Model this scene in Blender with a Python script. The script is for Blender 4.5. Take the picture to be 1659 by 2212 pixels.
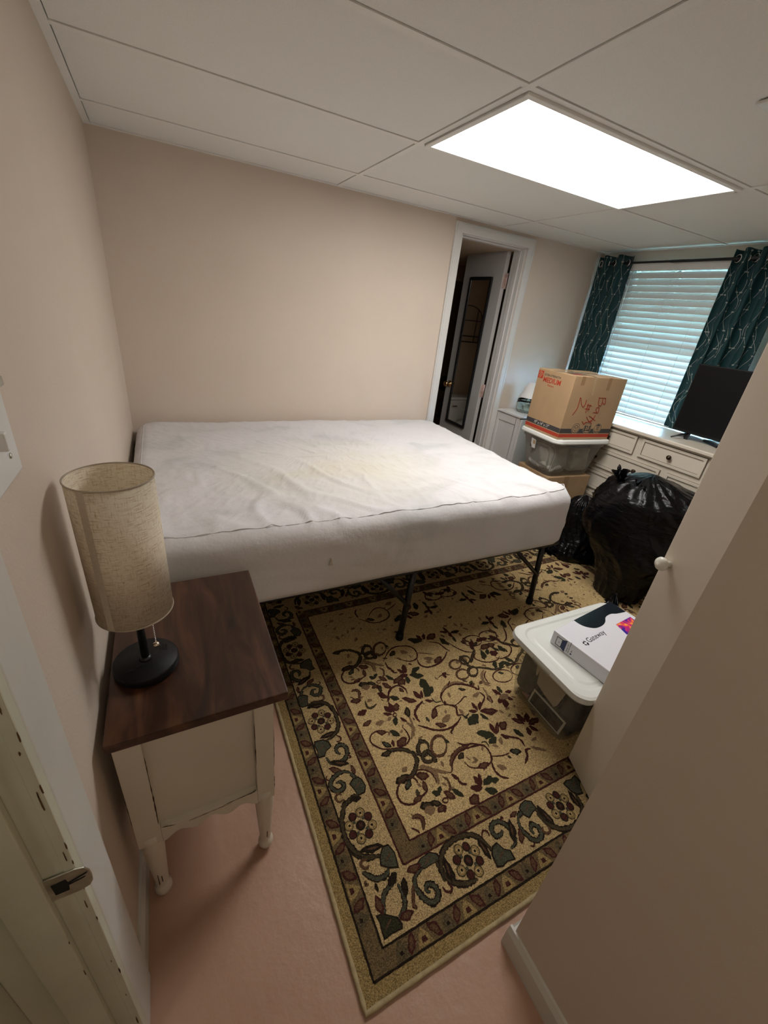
import bpy, bmesh, math, random
from mathutils import Vector, Matrix, noise
for o in list(bpy.data.objects): bpy.data.objects.remove(o)
random.seed(7)
SC = bpy.context.scene
COL = SC.collection
PI = math.pi
H = 2.10            # ceiling height
WX = 3.53           # window wall
# ------------------------------------------------------------------ camera
cam_d = bpy.data.cameras.new('camera'); cam = bpy.data.objects.new('camera', cam_d); COL.objects.link(cam)
r0, r1, r2 = (0.8931227, -0.4369621, 0.1067514), (-0.1079103, -0.4385326, -0.8922133), (0.4366774, 0.7853364, -0.4388162)
cam.matrix_world = Matrix(((r0[0], -r1[0], -r2[0], 0.2076), (r0[1], -r1[1], -r2[1], -2.7890), (r0[2], -r1[2], -r2[2], 1.5006), (0, 0, 0, 1)))
cam_d.sensor_fit = 'HORIZONTAL'; cam_d.sensor_width = 36; cam_d.lens = 891.04/1659*36
cam_d.clip_start = 0.02
SC.camera = cam
# ------------------------------------------------------------------ world, light, exposure
LENS_EMIT = 8.5
HALL_FILL_W = 1.5
CORRIDOR_FILL_W = 3.0
SC.view_settings.view_transform = 'Standard'; SC.view_settings.look = 'None'
SC.view_settings.exposure = 0.82; SC.view_settings.gamma = 1; SC.view_settings.use_curve_mapping = False
w = bpy.data.worlds.new('sky'); SC.world = w; w.use_nodes = True
bg = w.node_tree.nodes['Background']; bg.inputs[0].default_value = (0.36, 0.67, 1.0, 1); bg.inputs[1].default_value = 150.0

def area(name, loc, rot, sx, sy, power, color):
    d = bpy.data.lights.new(name, 'AREA'); d.shape = 'RECTANGLE'; d.size = sx; d.size_y = sy; d.energy = power; d.color = color
    o = bpy.data.objects.new(name, d); COL.objects.link(o); o.location = loc; o.rotation_euler = rot; return o
area('hall_fill', (-0.75, -2.9, 2.05), (0, 0, 0), 0.3, 0.3, HALL_FILL_W, (1, 0.93, 0.8))  # added fill without a fixture, lifts the entry jamb

pl_ = bpy.data.lights.new('corridor_fill', 'POINT'); pl_.energy = CORRIDOR_FILL_W; pl_.color = (1, 0.90, 0.76); pl_.shadow_soft_size = .09  # unseen fill light added to brighten surfaces facing the entry
po_ = bpy.data.objects.new('corridor_fill', pl_); COL.objects.link(po_); po_.location = (.43, -3.72, 1.93)
# ------------------------------------------------------------------ materials
def mat(name, col, rough=0.6, var=0.0, vscale=6.0, bump=0.0, bscale=80.0, metal=0.0, spec=0.5, coat=0.0, col2=None, emit=0, stretch=None, trans=0.0, ior=1.45, alpha=1.0, detail=3):
    m = bpy.data.materials.new(name); m.use_nodes = True; nt = m.node_tree; N = nt.nodes; L = nt.links
    b = N['Principled BSDF']
    b.inputs['Base Color'].default_value = (*col, 1); b.inputs['Roughness'].default_value = rough
    b.inputs['Metallic'].default_value = metal; b.inputs['Specular IOR Level'].default_value = spec
    b.inputs['Coat Weight'].default_value = coat; b.inputs['Transmission Weight'].default_value = trans
    b.inputs['IOR'].default_value = ior; b.inputs['Alpha'].default_value = alpha
    tc = N.new('ShaderNodeTexCoord'); mp = N.new('ShaderNodeMapping'); L.new(tc.outputs['Object'], mp.inputs[0])
    if stretch: mp.inputs['Scale'].default_value = stretch
    nz = N.new('ShaderNodeTexNoise'); nz.inputs['Scale'].default_value = vscale; nz.inputs['Detail'].default_value = detail
    L.new(mp.outputs[0], nz.inputs['Vector'])
    rp = N.new('ShaderNodeValToRGB'); L.new(nz.outputs[0], rp.inputs[0])
    c2 = col2 if col2 else tuple(max(0, c*(1-var)) for c in col)
    rp.color_ramp.elements[0].position = .35; rp.color_ramp.elements[1].position = .65
    rp.color_ramp.elements[0].color = (*c2, 1); rp.color_ramp.elements[1].color = (*col, 1)
    if var or col2: L.new(rp.outputs[0], b.inputs['Base Color'])
    if bump:
        n2 = N.new('ShaderNodeTexNoise'); n2.inputs['Scale'].default_value = bscale; n2.inputs['Detail'].default_value = 4
        L.new(mp.outputs[0], n2.inputs['Vector'])
        bp = N.new('ShaderNodeBump'); bp.inputs['Strength'].default_value = bump; bp.inputs['Distance'].default_value = .004
        L.new(n2.outputs[0], bp.inputs['Height']); L.new(bp.outputs[0], b.inputs['Normal'])
    if emit: b.inputs['Emission Color'].default_value = (*col, 1); b.inputs['Emission Strength'].default_value = emit
    return m

M = {}
M['wall'] = mat('painted wall', (0.64, 0.545, 0.455), .55, .03, 3, .15, 160)
M['wallhall'] = mat('hall paint', (0.62, 0.60, 0.52), .6, .03, 3)
M['tile'] = mat('ceiling tile', (0.83, 0.83, 0.79), .85, .04, 240, .25, 260)
M['grid'] = mat('ceiling grid', (0.83, 0.83, 0.79), .5, .02)
M['plenum'] = mat('plenum', (0.03, 0.03, 0.03), .9, .1)
M['floor'] = mat('terracotta paint floor', (0.45, 0.280, 0.200), .36, .12, 4, .5, 30, col2=(0.41, 0.245, 0.170))
M['trim'] = mat('white trim', (0.66, 0.655, 0.63), .35, .03, 5)
M['jamb'] = mat('aged jamb paint', (0.60, 0.60, 0.47), .4, .08, 9, .2, 50)
M['rust'] = mat('bare chipped wood', (0.14, 0.065, 0.025), .8, .4, 60)
M['casing'] = mat('old casing', (0.62, 0.60, 0.55), .4, .04, 8, .1, 40)
M['steel'] = mat('worn steel', (0.62, 0.60, 0.52), .42, .4, 30, metal=.85)
M['dark'] = mat('dark hole', (0.008, 0.007, 0.006), .9, .2)
M['black'] = mat('black metal', (0.012, 0.012, 0.014), .35, .2, 20)
M['blackmat'] = mat('black plastic', (0.006, 0.006, 0.007), .5, .15, 20, .05, 300, spec=.3)
M['screen'] = mat('tv screen', (0.004, 0.004, 0.005), .4, .1, spec=.2)
M['cream'] = mat('antique cream paint', (0.66, 0.60, 0.50), .42, .06, 5, .06, 40)
M['glaze'] = mat('brown glaze', (0.09, 0.06, 0.035), .6, .3, 60)
M['wear'] = mat('worn dark edge', (0.06, 0.035, 0.018), .7, .3, 60)
M['white'] = mat('white lacquer', (0.72, 0.72, 0.70), .4, .03, 5)
M['sheet'] = mat('white sheet', (0.74, 0.72, 0.73), .85, 0, 5.5, .35, 60, col2=(0.66, 0.655, 0.66))
M['card'] = mat('cardboard', (0.43, 0.285, 0.155), .75, .10, 6, .08, 120)
M['card2'] = mat('cardboard edge', (0.52, 0.37, 0.21), .8, .1, 6)
M['ink'] = mat('grey box print', (0.055, 0.05, 0.05), .7, .1)
M['red'] = mat('red box print', (0.45, 0.045, 0.02), .65, .08)
M['marker'] = mat('red marker', (0.32, 0.012, 0.008), .5, .1)
M['pwhite'] = mat('print white', (0.72, 0.70, 0.66), .6, .05)
M['tape'] = mat('clear tape shine', (0.50, 0.36, 0.22), .12, .1, 12)
M['tapec'] = mat('paper tape', (0.33, 0.20, 0.10), .5, .1)
M['lid'] = mat('white tote lid', (0.72, 0.735, 0.70), .38, .02, 4)
M['shade'] = mat('linen', (0.60, 0.53, 0.43), .9, .1)
M['brass'] = mat('polished brass', (0.75, 0.48, 0.22), .18, metal=1.0)
M['champ'] = mat('champagne metal', (0.80, 0.70, 0.55), .2, metal=1.0)
M['chrome'] = mat('chrome', (0.7, 0.7, 0.7), .12, metal=1.0)
M['pink'] = mat('copper hinge', (0.66, 0.48, 0.42), .4, .3, 40, metal=.3)
M['door'] = mat('grey white door', (0.50, 0.49, 0.47), .45, .03)
M['mirror'] = mat('mirror glass', (0.86, 0.87, 0.86), .02, metal=1.0)
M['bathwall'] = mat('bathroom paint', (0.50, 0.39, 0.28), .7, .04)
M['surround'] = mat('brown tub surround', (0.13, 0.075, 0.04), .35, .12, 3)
M['porcelain'] = mat('porcelain', (0.78, 0.78, 0.74), .15)
M['bronze'] = mat('dark bronze', (0.05, 0.032, 0.02), .3, .2, metal=.7)
M['bag'] = mat('black bin liner', (0.006, 0.006, 0.007), .20, .2, 6, .0)
M['laptopbox'] = mat('white carton', (0.75, 0.75, 0.80), .3, .02)
M['foil'] = mat('glossy black foil print', (0.012, 0.016, 0.022), .16, .2, 20)
M['navy'] = mat('navy print', (0.012, 0.025, 0.10), .4, .1)
M['photo'] = mat('dark photograph', (0.05, 0.045, 0.045), .25, 0, 40, col2=(0.012, 0.012, 0.014))
M['paper'] = mat('cream paper', (0.50, 0.42, 0.34), .7, .06, 8)
M['orange'] = mat('orange card', (0.36, 0.14, 0.04), .6, .3, 30)
M['pinkc'] = mat('pink card', (0.45, 0.24, 0.22), .6, .2, 30)
M['cloth1'] = mat('grey cloth', (0.13, 0.12, 0.12), .9, 0, 14, .5, 30, col2=(0.03, 0.032, 0.03))
M['cloth2'] = mat('pale cloth', (0.56, 0.53, 0.46), .9, .15, 14, .4, 30)
M['cloth3'] = mat('blue cloth', (0.03, 0.05, 0.14), .9, .2, 14, .4, 30)
M['glassy'] = mat('clear glass', (0.9, 0.97, 0.94), .03, trans=1.0)
M['knobw'] = mat('ivory knob', (0.72, 0.70, 0.62), .25)
M['pillar'] = mat('closet door paint', (0.68, 0.60, 0.50), .5, .03, 3)
M['grass'] = mat('outdoor ground', (0.30, 0.36, 0.28), .9, .2)
M['blocker'] = mat('deck boards', (0.20, 0.17, 0.13), .8, .2)  # only for the unseen sky blockers outside the window

def wood():
    m = bpy.data.materials.new('dark walnut'); m.use_nodes = True; N = m.node_tree.nodes; L = m.node_tree.links; b = N['Principled BSDF']
    b.inputs['Roughness'].default_value = .33
    tc = N.new('ShaderNodeTexCoord'); mp = N.new('ShaderNodeMapping'); mp.inputs['Scale'].default_value = (9, 1.3, 9); mp.inputs['Rotation'].default_value = (0, 0, -.12)
    L.new(tc.outputs['Object'], mp.inputs[0])
    n = N.new('ShaderNodeTexNoise'); n.inputs['Scale'].default_value = 2.2; n.inputs['Detail'].default_value = 7; n.inputs['Roughness'].default_value = .62; n.inputs['Distortion'].default_value = .8
    L.new(mp.outputs[0], n.inputs[0]); rp = N.new('ShaderNodeValToRGB'); L.new(n.outputs[0], rp.inputs[0])
    e = rp.color_ramp.elements; e[0].position = .3; e[0].color = (0.016, 0.007, 0.004, 1); e[1].position = .72; e[1].color = (0.115, 0.048, 0.022, 1)
    k = e.new(.5); k.color = (0.045, 0.018, 0.010, 1)
    L.new(rp.outputs[0], b.inputs['Base Color']); return m
M['wood'] = wood()

def linen():
    m = M['shade']; N = m.node_tree.nodes; L = m.node_tree.links; b = N['Principled BSDF']
    for l in list(b.inputs['Base Color'].links): L.remove(l)
    tc = N.new('ShaderNodeTexCoord'); a = N.new('ShaderNodeMapping'); a.inputs['Scale'].default_value = (55, 55, 900); L.new(tc.outputs['Object'], a.inputs[0])
    c = N.new('ShaderNodeMapping'); c.inputs['Scale'].default_value = (900, 900, 60); L.new(tc.outputs['Object'], c.inputs[0])
    outs = []
    for q, lo in ((a, .34), (c, .27)):
        n = N.new('ShaderNodeTexNoise'); n.inputs['Scale'].default_value = 1; n.inputs['Detail'].default_value = 3; L.new(q.outputs[0], n.inputs[0])
        rp = N.new('ShaderNodeValToRGB'); rp.color_ramp.elements[0].position = lo; rp.color_ramp.elements[1].position = .46
        rp.color_ramp.elements[0].color = (0.68, 0.58, 0.46, 1); rp.color_ramp.elements[1].color = (1, 1, 1, 1); L.new(n.outputs[0], rp.inputs[0]); outs.append(rp)
    mx = N.new('ShaderNodeMixRGB'); mx.blend_type = 'MULTIPLY'; mx.inputs[0].default_value = 1; L.new(outs[0].outputs[0], mx.inputs[1]); L.new(outs[1].outputs[0], mx.inputs[2])
    m2 = N.new('ShaderNodeMixRGB'); m2.blend_type = 'MULTIPLY'; m2.inputs[0].default_value = 1; m2.inputs[1].default_value = (0.95, 0.875, 0.73, 1); L.new(mx.outputs[0], m2.inputs[2])
    L.new(m2.outputs[0], b.inputs['Base Color'])
    tr = N.new('ShaderNodeBsdfTranslucent'); L.new(m2.outputs[0], tr.inputs[0]); ms = N.new('ShaderNodeMixShader'); ms.inputs[0].default_value = .25
    L.new(b.outputs[0], ms.inputs[1]); L.new(tr.outputs[0], ms.inputs[2]); L.new(ms.outputs[0], N['Material Output'].inputs[0])
linen()

def sheet_mat():   # thin cover: quilting shows through in grey clouds, faint yellowing
    m = M['sheet']; N = m.node_tree.nodes; L = m.node_tree.links; b = N['Principled BSDF']
    tc = N.new('ShaderNodeTexCoord'); mp = N.new('ShaderNodeMapping'); mp.inputs['Scale'].default_value = (1, 1.5, .6); L.new(tc.outputs['Object'], mp.inputs[0])
    n = N.new('ShaderNodeTexNoise'); n.inputs['Scale'].default_value = 3.3; n.inputs['Detail'].default_value = 6; n.inputs['Distortion'].default_value = .6; L.new(mp.outputs[0], n.inputs[0])
    rp = N.new('ShaderNodeValToRGB'); L.new(n.outputs[0], rp.inputs[0]); e = rp.color_ramp.elements
    e[0].position = .40; e[0].color = (0.665, 0.650, 0.665, 1); e[1].position = .70; e[1].color = (0.555, 0.56, 0.565, 1); k = e.new(.55); k.color = (0.64, 0.63, 0.64, 1)
    gm = N.new('ShaderNodeMapping'); gm.inputs['Location'].default_value = (.12, .36, -.5); gm.inputs['Scale'].default_value = (1.5, 1.9, 1.5); L.new(tc.outputs['Object'], gm.inputs[0])
    gs = N.new('ShaderNodeTexGradient'); gs.gradient_type = 'SPHERICAL'; L.new(gm.outputs[0], gs.inputs[0])
    mu = N.new('ShaderNodeMath'); mu.operation = 'MULTIPLY'; L.new(gs.outputs['Fac'], mu.inputs[0]); L.new(n.outputs[0], mu.inputs[1])
    mx = N.new('ShaderNodeMixRGB'); L.new(mu.outputs[0], mx.inputs[0]); L.new(rp.outputs[0], mx.inputs[1]); mx.inputs[2].default_value = (0.74, 0.69, 0.50, 1)
    L.new(mx.outputs[0], b.inputs['Base Color'])
sheet_mat()

def clear_mat(name, tint, dens, rough=.12):
    m = bpy.data.materials.new(name); m.use_nodes = True; N = m.node_tree.nodes; L = m.node_tree.links
    t = N.new('ShaderNodeBsdfTransparent'); t.inputs[0].default_value = (*tint, 1); b = N['Principled BSDF']; b.inputs['Base Color'].default_value = (0.5, 0.5, 0.47, 1); b.inputs['Roughness'].default_value = rough
    nz = N.new('ShaderNodeTexNoise'); nz.inputs['Scale'].default_value = 6; mr = N.new('ShaderNodeMapRange'); mr.inputs[3].default_value = dens*.6; mr.inputs[4].default_value = dens*1.4
    L.new(nz.outputs[0], mr.inputs[0]); ms = N.new('ShaderNodeMixShader'); L.new(mr.outputs[0], ms.inputs[0]); L.new(t.outputs[0], ms.inputs[1]); L.new(b.outputs[0], ms.inputs[2])
    L.new(ms.outputs[0], N['Material Output'].inputs[0]); return m
M['clear'] = clear_mat('clear tote plastic', (0.96, 0.96, 0.93), .20)
M['frost'] = clear_mat('frosted tote plastic', (0.9, 0.9, 0.88), .34)

def lens_mat():
    m = bpy.data.materials.new('prismatic lens'); m.use_nodes = True; N = m.node_tree.nodes; L = m.node_tree.links; b = N['Principled BSDF']
    b.inputs['Base Color'].default_value = (0.8, 0.8, 0.8, 1); b.inputs['Roughness'].default_value = .3
    tc = N.new('ShaderNodeTexCoord'); vo = N.new('ShaderNodeTexVoronoi'); vo.inputs['Scale'].default_value = 110; L.new(tc.outputs['Object'], vo.inputs[0])
    bp = N.new('ShaderNodeBump'); bp.inputs['Strength'].default_value = .5; bp.inputs['Distance'].default_value = .003; L.new(vo.outputs[0], bp.inputs['Height']); L.new(bp.outputs[0], b.inputs['Normal'])
    b.inputs['Emission Color'].default_value = (1.0, 0.965, 0.93, 1); b.inputs['Emission Strength'].default_value = LENS_EMIT
    return m
M['lens'] = lens_mat()

def blind_mat():
    m = bpy.data.materials.new('white blind slat'); m.use_nodes = True; N = m.node_tree.nodes; L = m.node_tree.links; b = N['Principled BSDF']
    b.inputs['Base Color'].default_value = (0.74, 0.74, 0.72, 1); b.inputs['Roughness'].default_value = .4
    nz = N.new('ShaderNodeTexNoise'); nz.inputs['Scale'].default_value = 3; rp = N.new('ShaderNodeValToRGB'); rp.color_ramp.elements[0].color = (0.55, 0.58, 0.58, 1); rp.color_ramp.elements[1].color = (0.72, 0.72, 0.70, 1); L.new(nz.outputs[0], rp.inputs[0])
    tr = N.new('ShaderNodeBsdfTranslucent'); L.new(rp.outputs[0], tr.inputs[0])
    ms = N.new('ShaderNodeMixShader'); ms.inputs[0].default_value = .20
    L.new(b.outputs[0], ms.inputs[1]); L.new(tr.outputs[0], ms.inputs[2]); L.new(ms.outputs[0], N['Material Output'].inputs[0]); return m
M['slat'] = blind_mat()

def curtain_mat():
    m = bpy.data.materials.new('teal curtain with silver vines'); m.use_nodes = True; N = m.node_tree.nodes; L = m.node_tree.links; b = N['Principled BSDF']
    b.inputs['Roughness'].default_value = .7
    uv = N.new('ShaderNodeUVMap'); sp = N.new('ShaderNodeSeparateXYZ'); L.new(uv.outputs[0], sp.inputs[0])
    def math_(op, a, bb=None, c=None):
        n = N.new('ShaderNodeMath'); n.operation = op
        for i, v in enumerate((a, bb, c)):
            if v is None: continue
            if isinstance(v, (int, float)): n.inputs[i].default_value = v
            else: L.new(v, n.inputs[i])
        return n.outputs[0]
    U, V = sp.outputs[0], sp.outputs[1]
    masks = []
    for amp, lam, ph, per, off in ((.024, .26, 0, .070, 0), (-.022, .31, 1.3, .082, .03)):
        s = math_('SINE', math_('MULTIPLY_ADD', V, 2*PI/lam, ph))
        x = math_('DIVIDE', math_('ADD', math_('MULTIPLY_ADD', s, amp, U), off), per)
        f = math_('ABSOLUTE', math_('SUBTRACT', math_('FRACT', x), .5))
        k = math_('LESS_THAN', f, .0011/per)
        # vines break off in places
        g = math_('GREATER_THAN', math_('FRACT', math_('MULTIPLY_ADD', V, 1/lam*2, math_('MULTIPLY', math_('FLOOR', x), .37))), .10)
        masks.append(math_('MULTIPLY', k, g))
        # little leaves along the vine
        fv = math_('ABSOLUTE', math_('SUBTRACT', math_('FRACT', math_('MULTIPLY_ADD', V, 1/.11, math_('MULTIPLY', math_('FLOOR', x), .43))), .5))
        d = math_('SQRT', math_('ADD', math_('POWER', math_('MULTIPLY', math_('SUBTRACT', f, .045), per), 2), math_('POWER', math_('MULTIPLY', fv, .11), 2)))
        masks.append(math_('LESS_THAN', d, .0036))
    mk = masks[0]
    for q in masks[1:]: mk = math_('MAXIMUM', mk, q)
    mx = N.new('ShaderNodeMixRGB'); L.new(mk, mx.inputs[0]); mx.inputs[1].default_value = (0.006, 0.050, 0.056, 1); mx.inputs[2].default_value = (0.42, 0.46, 0.42, 1)
    L.new(mx.outputs[0], b.inputs['Base Color'])
    tr = N.new('ShaderNodeBsdfTranslucent'); L.new(mx.outputs[0], tr.inputs[0]); ms = N.new('ShaderNodeMixShader'); ms.inputs[0].default_value = .3
    L.new(b.outputs[0], ms.inputs[1]); L.new(tr.outputs[0], ms.inputs[2]); L.new(ms.outputs[0], N['Material Output'].inputs[0]); return m
M['curtain'] = curtain_mat()

def rug_mat(name, col, var=.55):
    m = bpy.data.materials.new(name); m.use_nodes = True; N = m.node_tree.nodes; L = m.node_tree.links; b = N['Principled BSDF']
    b.inputs['Roughness'].default_value = 1; b.inputs['Specular IOR Level'].default_value = .1
    tc = N.new('ShaderNodeTexCoord'); vo = N.new('ShaderNodeTexVoronoi'); vo.inputs['Scale'].default_value = 260; L.new(tc.outputs['Object'], vo.inputs[0])
    nz = N.new('ShaderNodeTexNoise'); nz.inputs['Scale'].default_value = 330; nz.inputs['Detail'].default_value = 2; L.new(tc.outputs['Object'], nz.inputs[0])
    rp = N.new('ShaderNodeValToRGB'); rp.color_ramp.elements[0].position = .33; rp.color_ramp.elements[1].position = .62
    rp.color_ramp.elements[0].color = (*[c*(1-var) for c in col], 1); rp.color_ramp.elements[1].color = (*[min(1, c*(1+var*.45)) for c in col], 1); L.new(nz.outputs[0], rp.inputs[0])
    L.new(rp.outputs[0], b.inputs['Base Color'])
    bp = N.new('ShaderNodeBump'); bp.inputs['Strength'].default_value = .7; bp.inputs['Distance'].default_value = .003; L.new(vo.outputs[0], bp.inputs['Height']); L.new(bp.outputs[0], b.inputs['Normal'])
    return m
RUG = {'base': (0.53, 0.385, 0.185), 'M': (0.062, 0.020, 0.016), 'G': (0.034, 0.032, 0.018), 'T': (0.066, 0.064, 0.042), 'B': (0.105, 0.055, 0.030), 'K': (0.21, 0.130, 0.070),
       'D': (0.022, 0.015, 0.010), 'O': (0.060, 0.044, 0.024), 'gold': (0.28, 0.195, 0.08), 'guard': (0.14, 0.096, 0.046), 'grey': (0.098, 0.074, 0.040), 'C': (0.43, 0.31, 0.15)}
RUGM = {k: rug_mat('rug '+k, v) for k, v in RUG.items()}
M['binding'] = mat('rug binding', (0.42, 0.33, 0.18), .9, .2, 60, .5, 90)

# ------------------------------------------------------------------ mesh helpers
def tag(o, label=None, cat=None, group=None, kind=None):
    if label: o['label'] = label
    if cat: o['category'] = cat
    if group: o['group'] = group
    if kind: o['kind'] = kind
    return o
def empty(name, loc=(0, 0, 0), rz=0.0, label=None, cat=None, group=None, kind=None):
    o = bpy.data.objects.new(name, None); COL.objects.link(o); o.location = loc; o.rotation_euler = (0, 0, rz); o.empty_display_size = .05
    return tag(o, label, cat, group, kind)
class MB:
    def __init__(s): s.v = []; s.f = []; s.m = []; s.sm = []; s.uv = None
    def add(s, v, f, mi=0, sm=False):
        n = len(s.v); s.v += [tuple(p) for p in v]; s.f += [tuple(i+n for i in q) for q in f]; s.m += [mi]*len(f); s.sm += [sm]*len(f); return s
    def box(s, a, b, mi=0):
        (x0, y0, z0), (x1, y1, z1) = a, b
        v = [(x0, y0, z0), (x1, y0, z0), (x1, y1, z0), (x0, y1, z0), (x0, y0, z1), (x1, y0, z1), (x1, y1, z1), (x0, y1, z1)]
        return s.add(v, [(0, 3, 2, 1), (4, 5, 6, 7), (0, 1, 5, 4), (1, 2, 6, 5), (2, 3, 7, 6), (3, 0, 4, 7)], mi)
    def prism(s, pts, axis, a, b, mi=0):    # polygon in the plane across axis, extruded a..b
        def P(p, h): return {'x': (h, p[0], p[1]), 'y': (p[0], h, p[1]), 'z': (p[0], p[1], h)}[axis]
        n = len(pts); v = [P(p, a) for p in pts]+[P(p, b) for p in pts]
        return s.add(v, [tuple(range(n))[::-1], tuple(range(n, 2*n))]+[(i, (i+1) % n, n+(i+1) % n, n+i) for i in range(n)], mi)
    def tube(s, path, r, n=12, mi=0, caps=True, closed=False):
        path = [Vector(p) for p in path]; rs = r if isinstance(r, (list, tuple)) else [r]*len(path); rings = []; up = None
        for i, p in enumerate(path):
            if closed: t = path[(i+1) % len(path)]-path[i-1]
            else: t = path[min(i+1, len(path)-1)]-path[max(i-1, 0)]
            t.normalize()
            if up is None: up = Vector((0, 0, 1)) if abs(t.z) < .9 else Vector((1, 0, 0))
            u = (up-t*up.dot(t)).normalized(); w_ = t.cross(u); up = u
            rings.append([p+(u*math.cos(2*PI*k/n)+w_*math.sin(2*PI*k/n))*rs[i] for k in range(n)])
        v = [q for R in rings for q in R]; f = []
        m = len(rings)
        for i in range(m if closed else m-1):
            for k in range(n): f.append((i*n+k, i*n+(k+1) % n, ((i+1) % m)*n+(k+1) % n, ((i+1) % m)*n+k))
        if caps and not closed: f += [tuple(range(n))[::-1], tuple((m-1)*n+k for k in range(n))]
        return s.add(v, f, mi, True)
    def lathe(s, prof, c=(0, 0, 0), n=32, mi=0, axis='z', caps=True):
        v = []; f = []
        for r, z in prof:
            for k in range(n):
                a = 2*PI*k/n; p = (r*math.cos(a), r*math.sin(a), z)
                if axis == 'x': p = (p[2], p[0], p[1])
                if axis == 'y': p = (p[0], p[2], p[1])
                v.append((p[0]+c[0], p[1]+c[1], p[2]+c[2]))
        for i in range(len(prof)-1):
            for k in range(n): f.append((i*n+k, i*n+(k+1) % n, (i+1)*n+(k+1) % n, (i+1)*n+k))
        if caps: f += [tuple(range(n))[::-1], tuple((len(prof)-1)*n+k for k in range(n))]
        return s.add(v, f, mi, True)
    def sphere(s, c, r, mi=0, n=16, sc=(1, 1, 1)):
        v = []; f = []; m = n//2
        for i in range(m+1):
            t = PI*i/m
            for k in range(n): a = 2*PI*k/n; v.append((c[0]+sc[0]*r*math.sin(t)*math.cos(a), c[1]+sc[1]*r*math.sin(t)*math.sin(a), c[2]+sc[2]*r*math.cos(t)))
        for i in range(m):
            for k in range(n): f.append((i*n+k, (i+1)*n+k, (i+1)*n+(k+1) % n, i*n+(k+1) % n))
        return s.add(v, f, mi, True)
    def build(s, name, mats, parent=None, bevel=0.0, smooth=None, loc=None, rz=0.0, seg=2):
        me = bpy.data.meshes.new(name); me.from_pydata(s.v, [], s.f)
        for k in (mats if isinstance(mats, (list, tuple)) else [mats]): me.materials.append(k)
        me.polygons.foreach_set('material_index', s.m); me.polygons.foreach_set('use_smooth', s.sm if smooth is None else [smooth]*len(s.f))
        if s.uv: 
            ul = me.uv_layers.new(name='UVMap')
            for li, l in enumerate(me.loops): ul.data[li].uv = s.uv[l.vertex_index]
        bm = bmesh.new(); bm.from_mesh(me); bmesh.ops.recalc_face_normals(bm, faces=bm.faces) if s.uv is None and not getattr(s, 'norecalc', False) else None
        if bevel:
            bmesh.ops.remove_doubles(bm, verts=bm.verts, dist=1e-6)
            es = [e for e in bm.edges if len(e.link_faces) == 2 and e.calc_face_angle(0) > .6]
            bmesh.ops.bevel(bm, geom=es, offset=bevel, segments=seg, affect='EDGES', profile=.5, clamp_overlap=True)
        bm.to_mesh(me); bm.free(); me.update()
        o = bpy.data.objects.new(name, me); COL.objects.link(o)
        if parent: o.parent = parent
        if loc: o.location = loc
        if rz: o.rotation_euler = (0, 0, rz)
        return o
def bx(name, a, b, m, parent=None, bevel=0.0): return MB().box(a, b).build(name, m, parent, bevel)
def struct(o): o['kind'] = 'structure'; return o
def text_mesh(s, size, name, m, parent, mtx, ext=.0004, align='CENTER', sx=1.0, bold=0.0):
    c = bpy.data.curves.new(name, 'FONT'); c.body = s; c.size = size; c.extrude = ext; c.align_x = align; c.offset = bold; c.resolution_u = 3
    t = bpy.data.objects.new(name+'_src', c); COL.objects.link(t)
    dg = bpy.context.evaluated_depsgraph_get(); me = bpy.data.meshes.new_from_object(t.evaluated_get(dg)); bpy.data.objects.remove(t)
    me.materials.clear(); me.materials.append(m)
    me.transform(mtx @ Matrix.Diagonal((sx, 1, 1, 1)))
    o = bpy.data.objects.new(name, me); COL.objects.link(o); o.parent = parent; return o
def frame(o, X, Y):     # matrix with local X,Y axes -> given vectors
    X = Vector(X).normalized(); Y = Vector(Y).normalized(); Z = X.cross(Y)
    return Matrix(((X.x, Y.x, Z.x, o[0]), (X.y, Y.y, Z.y, o[1]), (X.z, Y.z, Z.z, o[2]), (0, 0, 0, 1)))
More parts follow.
